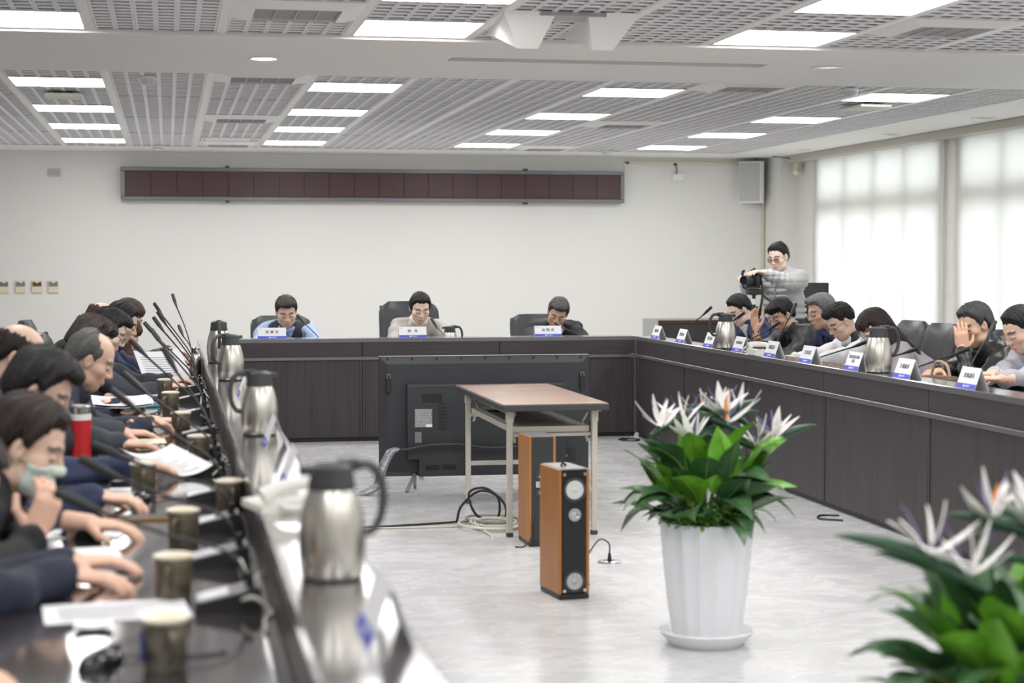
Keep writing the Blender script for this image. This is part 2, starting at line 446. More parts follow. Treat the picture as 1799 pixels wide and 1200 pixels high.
# folded white reflector brackets hanging from the ceiling
t = thing('ceiling_bracket', 'white twin hooded bracket hanging from the ceiling in front of the band', 'bracket', (1.90, 8.72, CEIL))
def hood(x0, mirror):
    m = MB(); w_ = .13
    P = [(-w_, -.5, -.0), (w_, -.5, 0), (.05, .42, -.0), (-.05, .42, 0), (-.03, -.34, -.16), (.07, -.34, -.16), (.03, .34, -.02), (-.02, .34, -.02)]
    P = [(x0 + p[0]*mirror, p[1], p[2]) for p in P]
    m.add(P, [(0, 1, 5, 4), (4, 5, 6, 7), (0, 4, 7, 3), (1, 2, 6, 5), (2, 3, 7, 6), (3, 2, 1, 0)]); return m
hood(-.21, 1).build('hood', M_white, t, 20); hood(.20, -1).build('hood', M_white, t, 20)
MB().box(-.16, .16, -.5, -.3, -.02, 0).build('bridge_plate', M_vent, t, 0)

# ------------------------------------------------------------------ back wall fittings
# scrolling message board
t = thing('message_board', 'long dark red dot-matrix message board with grey frame on the back wall', 'sign', (2.29, YB-.11, 2.05))
hw, hh = 2.78, .355
M_sframe = mat('blue_grey_frame', (.17, .17, .19), .4, .3)
def led_mat():
    m = mat('dot_matrix_modules', (.06, .02, .025), .5); nt = m.node_tree; b = nt.nodes['Principled BSDF']
    tc = nt.nodes.new('ShaderNodeTexCoord'); sp = nt.nodes.new('ShaderNodeSeparateXYZ'); nt.links.new(tc.outputs['Object'], sp.inputs[0])
    def wave(out, per):
        a = nt.nodes.new('ShaderNodeMath'); a.operation = 'MULTIPLY'; a.inputs[1].default_value = 2*PI/per
        s_ = nt.nodes.new('ShaderNodeMath'); s_.operation = 'SINE'; nt.links.new(sp.outputs[out], a.inputs[0]); nt.links.new(a.outputs[0], s_.inputs[0]); return s_
    a, c = wave(0, .0175), wave(2, .0175)
    mu = nt.nodes.new('ShaderNodeMath'); mu.operation = 'ADD'; nt.links.new(a.outputs[0], mu.inputs[0]); nt.links.new(c.outputs[0], mu.inputs[1])
    cr = nt.nodes.new('ShaderNodeValToRGB'); cr.color_ramp.elements[0].position = .35; cr.color_ramp.elements[0].color = (.035, .024, .028, 1)
    cr.color_ramp.elements[1].position = .85; cr.color_ramp.elements[1].color = (.15, .045, .042, 1)
    nt.links.new(mu.outputs[0], cr.inputs[0]); nt.links.new(cr.outputs[0], b.inputs['Base Color']); return m
f = MB()
f.box(-hw, hw, -.01, .03, 0, .042, .006); f.box(-hw, hw, -.01, .03, hh-.042, hh, .006); f.box(-hw, -hw+.045, -.01, .03, .042, hh-.042, .004); f.box(hw-.045, hw, -.01, .03, .042, hh-.042, .004)
f.build('frame', M_sframe, t)
MB().box(-hw+.01, hw-.01, .03, .108, .008, hh-.008).build('housing', M_dark, t, 0)
n = 20; wv = (2*hw-.09)/n
lm = MB().box(.003, wv-.003, 0, .02, .0, hh-.09).mesh('led_module', led_mat(), 0)
for q in range(n): link('led_module', lm, t, (-hw+.045+wv*q, .005, .045))
for x in (-1.65, 1.65): MB().box(x-.02, x+.02, .01, .1, hh, hh+.022).box(x-.02, x+.02, .01, .1, -.02, 0).build('mounting_clip', M_dark, t, 0)
# wall loudspeaker
t = thing('wall_speaker', 'white wall loudspeaker with grey grille high in the back right corner', 'speaker', (6.575, YB-.13, 2.06), -.35)
MB().prism([(-.15, -.08), (.10, -.11), (.135, -.06), (.13, .11), (-.12, .11)], 0, .47).build('cabinet', M_white, t, 20)
MB().prism([(-.146, -.086), (.09, -.114), (.09, -.105), (-.146, -.078)], .015, .455).build('grille', mat('grey_cloth_grille', (.5, .5, .5), .8, bump=((300, 300, 300), .2)), t, 20)
MB().cyl((.05, .05, .47), (.05, .05, .52), .006).build('hanger', M_dark, t)
# junction box with cable, trunking, small plates
t = thing('junction_box', 'small cream junction box with a black cable on the back wall', 'electrical box', (5.725, YB-.045, 2.31))
MB().box(-.067, .067, 0, .045, 0, .08, .008).build('box', M_white, t)
MB().tube([(-.02, .02, .08), (-.015, .02, .14), (-.03, .03, .19), (-.05, .035, .2)], .006, smooth=4).build('cable', M_black, t)
t = thing('cable_trunking', 'thin cream cable trunking along the top of the back wall', 'trunking', (5.10, YB-.035, 2.50))
MB().box(0, 1.66, .003, .033, 0, .025).build('channel', M_cream, t, 0)
MB().tube([(-.02, .01, .0), (.0, .01, -.06), (-.015, .012, -.12)], .006, smooth=4).build('cable', M_wall, t)
for x, z in ((.02, .0), (.58, -.01)): MB().box(x-.01, x+.025, -.006, 0, z-.004, z+.022).build('clip', M_dark, t, 0)
tag(MB().box(6.735, 6.758, YB-.03, YB-.002, .02, 2.49).build('conduit', M_cream, None, 0), 'thin cream conduit running down the back wall beside the corner column', 'conduit')
t = thing('wall_vent_plate', 'small pale grey slotted plate high on the left of the back wall', 'vent plate', (-1.18, YB-.02, 2.30))
MB().box(-.068, .068, 0, .02, 0, .077, .004).build('plate', mat('pale_grey_plate', (.55, .54, .54), .5), t)
for q in range(5): MB().box(-.055, .045, -.003, 0, .012+.012*q, .016+.012*q).build('rib', M_vent, t, 0)
names = ['leftmost cream air-conditioner controller, cut by the left picture edge', 'second cream air-conditioner controller from the left with a grey screen',
         'cream air-conditioner controller with a dark amber screen', 'rightmost cream air-conditioner controller of the four']
scr = [(.16, .18, .16), (.2, .22, .2), (.12, .08, .015), (.2, .22, .21)]
for i, x in enumerate((-1.72, -1.545, -1.375, -1.205)):
    t = thing('wall_controller', names[i], 'controller', (x, YB-.022, 1.055), 0, 'air-conditioner controllers')
    MB().box(-.058, .058, 0, .022, 0, .132, .006).build('case', M_cream, t)
    MB().box(-.046, .046, -.003, 0, .07, .118).build('screen', mat('screen_%d' % i, scr[i], .2), t, 0)
    MB().box(-.01, .016, -.004, 0, .108, .122).build('sticker', M_paper, t, 0)
    if i < 2: MB().box(.02, .032, -.004, 0, .11, .12).build('red_mark', mat('red_print', (.55, .03, .03), .5), t, 0)
# motion sensor by the windows
t = thing('motion_sensor', 'cream motion sensor tilted down beside the blind at the top right', 'sensor', (6.90, 18.85, 2.36), .3)
MB().box(-.045, .045, -.05, .03, 0, .17, .02, mx=Matrix.Rotation(.3, 4, 'Y')).build('case', M_cream, t)
MB().sphere((.0, -.03, .03), (.035, .03, .035), 12).build('lens', M_white, t)
MB().tube([(-.02, .0, .17), (-.12, .02, .19), (-.28, .05, .2)], .005, smooth=4).build('cable', M_black, t)
# ------------------------------------------------------------------ counters
M_wood = mat('dark_wenge_laminate', (0.052, 0.043, 0.046), 0.42, noise=((60, 60, 2.5), 0.22, 5), spec=0.4)
M_woodh = mat('dark_wenge_fascia', (0.052, 0.043, 0.046), 0.42, noise=((2.5, 60, 60), 0.2, 5), spec=0.4)
M_top = mat('glossy_dark_worktop', (0.045, 0.037, 0.039), 0.08, noise=((2.0, 30, 30), 0.2, 4), coat=1.0, ior=1.7)
M_ledge = mat('lacquered_ledge', (0.085, 0.078, 0.078), 0.19, coat=1.0, ior=2.1)
def counter(label, loc, rz, L, seams, desk0=0.0, d=.75):
    """front faces -Y at y=0, seats at +Y, runs along +X"""
    t = thing('conference_counter', label, 'counter', loc, rz)
    MB().box(0, L, 0, .17, LEDGE-.028, LEDGE, .004).build('ledge_top', M_ledge, t)
    MB().box(0, L, -.004, 0, LEDGE-.03, LEDGE-.002).build('ledge_edge', M_alu, t, 0)
    MB().box(0, L, .17, .174, LEDGE-.03, LEDGE+.001).build('chrome_strip', M_chrome, t, 0)
    MB().box(0, L, .15, .17, .04, LEDGE-.028).build('inner_panel', M_wood, t, 0)
    MB().box(desk0, L, .17, d, DESK-.03, DESK, .004).build('desk_top', M_top, t)
    xs = [0] + [s for s in seams if 0 < s < L] + [L]
    for a, b in zip(xs, xs[1:]):
        MB().box(a+.003, b-.003, 0, .02, .66, LEDGE-.03).build('fascia_panel', M_woodh, t, 0)
        MB().box(a+.022, b-.022, .004, .02, .035, .63).build('front_panel', M_wood, t, 0)
        MB().box(a+.002, a+.02, 0, .02, .035, .63).build('stile', M_wood, t, 0)
        MB().box(b-.02, b-.002, 0, .02, .035, .63).build('stile', M_wood, t, 0)
        MB().box(a+.1, a+.13, .2, d-.08, 0, DESK-.03).build('support_panel', M_wood, t, 0)
    MB().box(0, L, -.008, .02, .632, .658, .003).build('rail', M_alu, t)
    MB().box(0, L, .03, .15, 0, .035).build('kick_plate', M_black, t, 0)
    return t
counter('dark wood head counter along the back where three people sit', (.385, 13.60, 0), 0, 3.265, (1.085, 2.165))
MBx = counter('long dark wood counter on the right below the windows', (3.65, 13.60, 0), -PI/2, 10.6, (1.34, 2.74, 4.12, 5.53, 6.93, 8.33, 9.73), -.95)
counter('long dark wood counter on the left with people reading papers', (.385, 1.5, 0), PI/2, 12.1, [1.4*i+.1 for i in range(1, 9)])
# bright metal corner strip of the right counter
MB().box(-.0, .012, -.008, 0, .02, LEDGE-.004).build('corner_strip', M_chrome, MBx, 0)

# ------------------------------------------------------------------ chairs
M_leather = mat('black_leather', (0.035, 0.037, 0.043), 0.38, bump=((120, 120, 120), 0.08))
def chair_proto(label, loc, rz, hi):
    t = thing('office_chair', label, 'chair', loc, rz, 'padded leather office chairs')
    MB().box(-.25, .25, -.24, .25, .36, .45, .04, seg=3).build('seat', M_leather, t)
    def back(u, v, s):
        x = (u-.5)*.52*math.sqrt(1-.55*(max(0, v-.82)/.18)**2.2)*(.94+.06*min(1, v*3)); z = .46 + (hi-.46)*v
        y = -.21 - .13*v + .05*(2*u-1)**2
        e = min(1, min(u, 1-u)*9)**.5*min(1, min(v, 1-v)*9)**.5
        return (x, y + s*(.012+.038*e), z)
    m = MB(); n = 14
    m.grid(lambda u, v: back(u, v, 1), n, n); m.grid(lambda u, v: back(u, v, -1), n, n)
    for ed in range(4):
        def rim(u, v, ed=ed):
            p = [(u, 0), (1, u), (u, 1), (0, u)][ed]
            return back(p[0], p[1], 1-2*v)
        m.grid(rim, n, 1)
    m.build('backrest', M_leather, t, 60)
    m = MB(); m.tube([(-.235, -.205, .47), (-.235, -.27, .7), (-.225, -.335, hi-.04)], .02, 8, smooth=4)
    m.tube([(.235, -.205, .47), (.235, -.27, .7), (.225, -.335, hi-.04)], .02, 8, smooth=4); m.build('back_bolster', M_leather, t)
    for s in (-1, 1):
        MB().tube([(s*.27, -.16, .40), (s*.30, -.15, .62), (s*.30, .12, .63), (s*.28, .17, .42)], .018, 8, smooth=6).build('armrest', M_black, t)
    MB().cyl((0, 0, .09), (0, 0, .36), .028).build('gas_column', M_dark, t)
    for q in range(5):
        a = 2*PI*q/5 + .3; c, s = math.cos(a), math.sin(a)
        leg = MB().tube([(0, 0, .11), (c*.27, s*.27, .075)], [.028, .016], 8).build('base_leg', M_dark, t)
        MB().cyl((c*.27-s*.02, s*.27+c*.02, .03), (c*.27+s*.02, s*.27-c*.02, .03), .03).build('caster', M_black, leg)
    return t
CH = {}
def chair(loc, rz, label, hi=.96):
    if hi not in CH: CH[hi] = chair_proto(label, loc, rz, hi); return CH[hi]
    return copy_tree(CH[hi], loc, rz, label)

# ------------------------------------------------------------------ television seen from behind
M_tv = mat('tv_back_plastic', (0.028, 0.031, 0.037), 0.5, bump=((400, 400, 400), 0.05))
M_tv2 = mat('tv_bezel_plastic', (0.05, 0.053, 0.062), 0.42)
t = thing('television', 'large black television standing on the floor with its back turned', 'television', (1.90, 10.62, 0))
hw, z0, z1 = .652, .09, .82
MB().box(-hw, hw, 0, .03, z0, z1, .006).build('screen_panel', M_black, t)
b_ = .045
m = MB(); o = [(-hw, z0), (hw, z0), (hw, z1), (-hw, z1)]; i_ = [(-hw+b_, z0+.03), (hw-b_, z0+.03), (hw-b_, z1-b_), (-hw+b_, z1-b_)]
m.add([(x, 0, z) for x, z in o] + [(x, -.03, z) for x, z in i_], [(0, 1, 5, 4), (1, 2, 6, 5), (2, 3, 7, 6), (3, 0, 4, 7), (4, 5, 6, 7)])
m.build('back_shell', M_tv2, t, 10)
MB().box(-hw+b_+.002, hw-b_-.002, -.034, -.03, z0+.032, z1-b_-.002).build('rear_cover', M_tv, t, 0)
hb = MB().prism([(-.49, .20), (-.42, .20), (-.42, .095), (.49, .095), (.49, .655), (-.49, .655)], -.085, -.034, 'y').build('electronics_hump', M_tv, t, 10)
MB().box(-.49, .49, -.088, -.084, .637, .655).build('hump_edge', M_tv2, hb, 0)
for x, zz, w_, h_ in ((-.40, .545, .12, .055), (-.30, .38, .05, .17), (-.38, .135, .085, .03), (-.28, .135, .085, .03), (.1, .5, .16, .06)):
    v_ = MB()
    for q in range(8): v_.box(x, x+w_, -.0875, -.084, zz+h_*q/8, zz+h_*(q+.5)/8)
    v_.build('vent_grille', M_black, hb, 0)
# rating plate and barcode labels
lb = MB().box(-.445, -.34, -.0872, -.084, .395, .505).build('rating_label', mat('rating_label_print', (.30, .30, .31), .6, noise=((150, 150, 260), .85, 2)), hb, 0)
MB().box(-.377, -.34, -.0885, -.0872, .395, .412).build('serial_sticker', M_paper, lb, 0)
MB().box(-.445, -.405, -.0872, -.084, .30, .365).build('warning_label', mat('warning_label_print', (.2, .2, .21), .6, noise=((150, 150, 300), .8, 2)), hb, 0)
for q in range(9): MB().cyl((-.60+.15*q, -.022, z1-.012), (-.60+.15*q, -.014, z1-.012), .006, n=8).build('screw', M_black, t)
for q in range(7): MB().cyl((-.46+.16*q, -.0365, .115), (-.46+.16*q, -.033, .115), .006, n=8).build('screw', M_black, t)
for x in (-.60, .60):
    h = MB().box(x-.014, x+.014, -.052, -.034, .60, .715, .004).build('handle', M_black, t)
    MB().box(x-.013, x-.008, -.056, -.05, .69, .715).box(x+.008, x+.013, -.056, -.05, .69, .715).box(x-.013, x+.013, -.056, -.05, .711, .716).build('handle_clip', mat('grey_clip', (.2, .2, .22), .4), h, 0)
MB().box(.40, .56, -.04, -.034, .17, .24).build('port_panel', M_black, t, 0)
for q, c in enumerate(((.5, .5, .52), (.5, .5, .52), (.6, .1, .1))): MB().cyl((.43+.035*q, -.046, .20), (.43+.035*q, -.04, .20), .009, n=10).build('socket', mat('socket_%d' % q, c, .4), t)
for x in (-.44, .44):
    ft = MB(); ft.tube([(x-.06, -.11, .008), (x, -.02, .10), (x+.02, .10, .008)], .011, 6)
    ft.build('foot', mat('grey_foot', (.33, .33, .34), .35, .5), t)
MB().box(-.425, -.385, -.035, -.005, .065, .095).build('foot_bracket', M_white, t, 0)
MB().box(-hw, hw, -.006, .012, z1, z1+.003).build('film_strip', mat('peeling_film', (.6, .6, .62), .2), t, 0)
# braided cable clipped across the television back, ending in a silver sleeve on the floor
M_braid = mat('braided_cable', (.045, .045, .05), .6, noise=((300, 300, 300), .9, 2))
t = thing('braided_cable', 'grey braided cable across the television back in a crumpled silver sleeve', 'cable', (1.30, 10.48, 0))
MB().tube([(1.0, .02, .29), (.82, .03, .27), (.60, .03, .265), (.40, .03, .29), (.22, .03, .285), (.10, .03, .265), (.04, .02, .268)], .0085, 8, smooth=6).build('cable', M_braid, t)
MB().tube([(.05, .02, .268), (.0, .0, .25), (-.05, -.01, .16), (-.08, -.02, .06), (-.16, -.03, .016), (-.24, -.02, .012)], [.012, .026, .03, .026, .02, .012], 9, smooth=5).build('sleeve', mat('silver_film_sleeve', (.42, .42, .45), .25, .6, bump=((40, 40, 40), .6)), t)

# ------------------------------------------------------------------ folding table
M_leg = mat('cream_painted_steel', (.56, .54, .47), .45, noise=((12, 12, 12), .06))
t = thing('folding_table', 'folding table with wood-grain top, dark edge and cream steel legs', 'table', (1.91, 9.37, 0))
ztop = .68
MB().box(-.275, .275, -.73, .73, ztop-.035, ztop-.003, .004).build('edge_band', mat('dark_edge_band', (.05, .052, .06), .5), t)
MB().box(-.272, .272, -.727, .727, ztop-.003, ztop).build('table_top', mat('wood_grain_laminate', (.36, .215, .14), .22, noise=((3, 14, 3), .3, 6), spec=.6), t, 0)
MB().box(-.277, -.26, .715, .733, ztop-.034, ztop+.001).build('corner_cap', M_chrome, t, 0)
for sx in (-1, 1):
    for sy in (-1, 1):
        lg = MB().box(sx*.22-.0145, sx*.22+.0145, sy*.63-.0145, sy*.63+.0145, .02, ztop-.035, .003).build('leg', M_leg, t)
        MB().box(sx*.22-.0165, sx*.22+.0165, sy*.63-.0165, sy*.63+.0165, 0, .022, .003).build('foot_cap', M_dark, lg)
        MB().box(sx*.22-.018, sx*.22+.018, sy*.63-.018, sy*.63+.018, ztop-.10, ztop-.04, .003).build('hinge_bracket', M_leg, lg)
        MB().tube([(sx*.19, sy*.615, ztop-.05), (sx*.185, sy*.50, ztop-.115), (sx*.19, sy*.615, ztop-.20)], .007, 6).build('brace', M_leg, lg)
for sy in (-1, 1):
    MB().box(-.21, .21, sy*.63-.009, sy*.63+.009, .22, .245, .003).build('cross_bar', M_leg, t)
    MB().box(-.21, .21, sy*.60-.008, sy*.60+.008, ztop-.175, ztop-.158, .003).build('upper_bar', M_leg, t)
MB().box(-.20, .20, -.58, .60, ztop-.135, ztop-.125).box(-.2, .2, -.585, -.575, ztop-.155, ztop-.125).box(-.205, -.195, -.58, .6, ztop-.155, ztop-.125).box(.195, .205, -.58, .6, ztop-.155, ztop-.125).build('under_shelf', M_leg, t, 0)
for sx in (-1, 1): MB().box(sx*.24-.012, sx*.24+.012, -.66, .66, ztop-.046, ztop-.035).build('apron', M_leg, t, 0)
tag(MB().tube([(1.76, 9.72, .556), (1.80, 9.66, .558), (1.83, 9.70, .556), (1.87, 9.64, .558), (1.90, 9.69, .556), (1.93, 9.66, .556)], .006, 6, smooth=4).build('coiled_lead', M_black), 'short black lead lying on the shelf under the folding table', 'cable')

# ------------------------------------------------------------------ floor loudspeakers
M_cherry = mat('orange_cherry_veneer', (.40, .165, .045), .4, noise=((6, 6, 1.2), .12, 4))
M_baf = mat('black_baffle', (.014, .014, .016), .22)
def floor_speaker(label, loc, rz, front):
    t = thing('floor_speaker', label, 'speaker', loc, rz, 'pair of cherry floor speakers')
    w_, d_, h_ = .068, .115, .54
    MB().box(-w_, -w_+.014, -d_, d_, .022, h_, .002).build('side_panel', M_cherry, t)
    MB().box(w_-.014, w_, -d_, d_, .022, h_, .002).build('side_panel', M_cherry, t)
    MB().box(-w_+.014, w_-.014, -d_+.006, d_-.004, .022, h_-.002).build('cabinet', M_dark, t, 0)
    MB().box(-w_+.012, w_-.012, -d_, d_, h_-.004, h_+.003, .002).build('top_panel', mat('grey_top_panel', (.22, .22, .225), .3), t)
    MB().box(-w_+.002, w_-.002, -d_-.006, d_, 0, .022, .004).build('plinth', M_black, t)
    if front:
        y = -d_
        bf = MB().box(-w_+.015, w_-.015, y-.004, y+.006, .025, h_-.004, .002).build('baffle', M_baf, t)
        def driver(z, r, col, nm):
            mx = Matrix.Translation((0, y-.004, z)) @ Matrix.Rotation(PI/2, 4, 'X')
            a = MB().lathe([(r*1.22, 0), (r*1.2, .005), (r, .006), (r*.92, .002)], 28, mx).build('driver_ring', M_dark, bf)
            MB().lathe([(r*.95, .003), (r*.88, .006), (r*.35, .004), (r*.25, .008), (.001, .012)], 28, mx).build(nm, mat('cone_'+nm, col, .4, .0), bf)
        driver(.455, .042, (.66, .66, .66), 'woofer_cone')
        driver(.075, .038, (.45, .45, .46), 'lower_cone')
        mx = Matrix.Translation((0, y-.004, .352)) @ Matrix.Rotation(PI/2, 4, 'X')
        MB().lathe([(.027, 0), (.027, .006), (.019, .006), (.014, .001), (.001, .006)], 24, mx).build('tweeter', mat('tweeter_metal', (.55, .55, .55), .25, .7), bf)
        for sx in (-1, 1):
            for z in (.52, .037): MB().cyl((sx*.045, y-.004, z), (sx*.045, y-.009, z), .007, n=10).build('screw', M_chrome, bf)
        MB().tube([(-.02, -.02, h_+.003), (-.02, -.02, h_+.02), (-.0, -.02, h_+.006)], .006, 6).build('clip', M_black, t)
    else:
        y = -d_
        MB().box(-w_+.015, w_-.015, y, y+.006, .025, h_-.004).build('back_panel', mat('charcoal_back_panel', (.03, .031, .034), .6), t, 0)
        for z in (.345, .305, .265): 
            p = MB().box(-.035, .035, y-.004, y, z-.016, z+.016, .002).build('terminal_plate', M_chrome if z < .34 and z > .29 else M_dark, t)
            for x in (-.015, .015): MB().cyl((x, y-.004, z), (x, y-.014, z), .006, n=8).build('terminal', mat('red_terminal', (.5, .03, .03), .4) if x > 0 else M_chrome, p)
        MB().box(-.012, .02, y-.004, y, .185, .225).build('sticker', M_paper, t, 0)
        MB().tube([(-.04, y+.01, .16), (-.052, y-.012, .1), (-.055, y-.01, .045), (-.10, y-.02, .005), (-.14, y-.015, .005)], .004, 6, smooth=4).build('lead', M_black, t)
    return t
floor_speaker('orange cherry floor speaker nearest the camera, silver drivers facing forward', (1.622, 7.18, 0), math.radians(8), True)
floor_speaker('orange cherry floor speaker under the table with its back panel turned forward', (1.787, 8.53, 0), math.radians(2), False)
t = thing('floor_socket', 'round chrome floor cover with a black cable standing behind the speaker', 'floor socket', (2.0, 7.9, 0))
MB().lathe([(.056, 0), (.056, .004), (.05, .007), (.02, .009), (.001, .009)], 28).build('cover', M_chrome, t)
MB().cyl((0, 0, .008), (0, 0, .045), .011, .006).build('strain_relief', M_black, t)
MB().tube([(0, 0, .04), (-.005, -.01, .09), (-.05, -.03, .115), (-.09, -.05, .085), (-.16, -.12, .01), (-.20, -.3, .005), (-.23, -.55, .005)], .0035, 6, smooth=5).build('cable', M_black, t)

# ------------------------------------------------------------------ cables on the floor
M_ivory = mat('ivory_cable', (.62, .60, .50), .5)
rn = random.Random(3)
def coil(cx, cy, rx, ry, turns, z, wob, n=16):
    pts = []
    for i in range(int(turns*n)):
        a = 2*PI*i/n; k = 1 + wob*math.sin(a*.37+cx*9)
        pts.append((cx + rx*k*math.cos(a) + .02*math.sin(a*.31), cy + ry*k*math.sin(a), z + .006*(i/n) + .004*math.sin(a*1.3)))
    return pts
t = tag(MB().tube(coil(1.66, 9.05, .13, .16, 4.5, .006, .25) + [(1.60, 8.75, .006), (1.58, 8.6, .005)], .006, 6, smooth=1).build('ivory_cable_coil', M_ivory), 'coil of ivory cable on the floor under the folding table', 'cable')
t = tag(MB().tube(coil(1.70, 9.2, .11, .12, 3.2, .012, .3), .0065, 6).build('grey_cable_coil', mat('grey_cable', (.3, .3, .3), .5)), 'coil of grey cable on top of the ivory coil under the table', 'cable')
t = tag(MB().tube([(1.5, 9.25, .006), (1.52, 9.2, .1), (1.6, 9.1, .19), (1.7, 9.12, .15), (1.72, 9.25, .02), (1.62, 9.3, .03), (1.55, 9.15, .17), (1.62, 9.05, .21), (1.73, 9.1, .12), (1.76, 9.2, .006)], .007, 6, smooth=7).build('black_cable_loops', M_black), 'stiff black cable looping upright beside the front table leg', 'cable')
tag(MB().tube([(1.6, 9.28, .008), (1.35, 9.22, .006), (1.0, 9.16, .006), (.75, 9.2, .006), (.42, 9.3, .006)], .006, 6, smooth=6).build('floor_cable', M_black), 'black cable running across the floor from the table to the left counter', 'cable')
tag(MB().tube([(1.62, 9.12, .006), (1.35, 9.10, .006), (1.05, 9.12, .005), (.7, 9.13, .005), (.42, 9.2, .005)], .005, 6, smooth=6).build('floor_cable', M_ivory), 'thin ivory cable lying beside the black floor cable', 'cable')
tag(MB().tube([(3.52, 13.35, .005), (3.45, 13.25, .005), (3.55, 13.2, .005), (3.6, 13.3, .006), (3.5, 13.38, .006), (3.44, 13.3, .006)], .006, 6, smooth=5).build('floor_cable', M_black), 'small loop of black cable on the floor in the counter corner', 'cable')
tag(MB().tube([(3.6, 9.1, .005), (3.5, 9.12, .005), (3.45, 9.0, .005), (3.55, 8.92, .005)], .006, 6, smooth=5).build('floor_cable', M_black), 'short black cable on the floor beside the right counter', 'cable')
tag(MB().tube([(3.6, 7.25, .005), (3.48, 7.3, .005), (3.42, 7.2, .005), (3.5, 7.12, .005), (3.6, 7.1, .005)], .006, 6, smooth=5).build('floor_cable', M_white), 'white cable loop on the floor behind the cropped plant', 'cable')

# ------------------------------------------------------------------ cabinet and screen at the back right
t = thing('storage_cabinet', 'low dark wood cabinet with grey edges behind the right counter', 'cabinet', (4.87, 15.55, 0))
MB().box(-.55, .55, -.25, .25, .02, .83, .003).build('body', M_wood, t)
MB().box(-.555, .555, -.255, .255, .83, .865, .004).build('top', mat('reddish_dark_top', (.07, .04, .036), .3), t)
MB().box(-.557, -.549, -.255, .255, .02, .865).build('side_edge', mat('grey_laminate', (.34, .34, .33), .5), t, 0)
for x in (-.545, 0.003): MB().box(x, x+.542, -.256, -.25, .04, .79).build('door', M_wood, t, 0)
MB().box(-.53, .53, -.23, .23, 0, .02).build('plinth', M_black, t, 0)
t = thing('monitor', 'black flat screen on a stand behind the photographer', 'monitor', (5.88, 16.0, 0))
MB().box(-.32, .32, -.02, .02, .80, 1.19, .006).build('screen', mat('dark_screen_glass', (.008, .008, .012), .12), t)
MB().box(-.325, .325, -.024, .02, .79, .805).build('bezel', M_alu, t, 0)
MB().cyl((0, .03, .03), (0, .03, .95), .025).build('post', M_alu, t)
MB().lathe([(.001, 0), (.2, 0), (.2, .02), (.03, .035), (.001, .035)], 24).build('base', M_alu, t)

# ------------------------------------------------------------------ plants
M_pot = mat('white_glazed_pot', (.80, .82, .86), .22)
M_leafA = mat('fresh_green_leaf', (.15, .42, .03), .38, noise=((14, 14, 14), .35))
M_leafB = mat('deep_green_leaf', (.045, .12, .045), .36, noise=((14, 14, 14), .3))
M_stem = mat('pale_green_stem', (.16, .26, .05), .5)
M_petal = mat('ivory_petal', (.92, .90, .88), .5)
M_purple = mat('violet_petal', (.20, .16, .38), .5)
M_spathe = mat('dark_green_spathe', (.02, .07, .035), .4)
M_orange = mat('orange_stamen', (.75, .28, .03), .5)
def leaf_mesh(L, W, bend, fold, wav, mt, name='leaf'):
    m = MB()
    def fn(u, v):
        s = u*L; wd = W*(math.sin(PI*min(1, u*1.02)**.75))**.9*(.35+.65*min(1, u*3.0)) + .002
        a = bend*u
        x = (v-.5)*2*wd
        r = s - .15*abs(bend)*s*u
        return (x, r*math.cos(a), r*math.sin(-a)*1.0 + fold*abs(x) + wav*math.sin(u*9+v*2)*W)
    m.grid(fn, 12, 4)
    m.tube([fn(u/6, .5) for u in range(7)], [.0035, .0012], 5)
    m.mi = [0]*48 + [1]*(len(m.f)-48)
    return m.mesh(name, [mt, M_stem], 60)
LV = [leaf_mesh(.24, .060, .45, .35, .05, M_leafA), leaf_mesh(.28, .064, .9, .3, .06, M_leafB), leaf_mesh(.21, .058, -.1, .45, .04, M_leafA), leaf_mesh(.26, .062, .75, .25, .08, M_leafB), leaf_mesh(.25, .060, .3, .3, .05, M_leafB)]
def petal_mesh(L, W, mt):
    m = MB()
    m.grid(lambda u, v: ((v-.5)*2*W*math.sin(PI*(.08+.92*u))**.8*(1.15-.5*u), .25*abs(v-.5)*W*2 + .02*u*u, L*u), 8, 3)
    me = m.mesh('petal', mt, 60); return me
PT = [petal_mesh(.10, .015, M_petal), petal_mesh(.085, .014, M_petal), petal_mesh(.092, .007, M_purple)]
SP = MB().tube([(0, -.02, -.012), (0, .03, 0), (0, .09, .004), (0, .15, .0), (0, .18, -.006)], [.006, .013, .013, .007, .001], 8, smooth=3).mesh('flower', M_spathe, 60)
OS = MB().tube([(0, 0, 0), (0, .008, .05), (0, .02, .07)], [.005, .004, .001], 6).mesh('stamen', M_orange, 60)
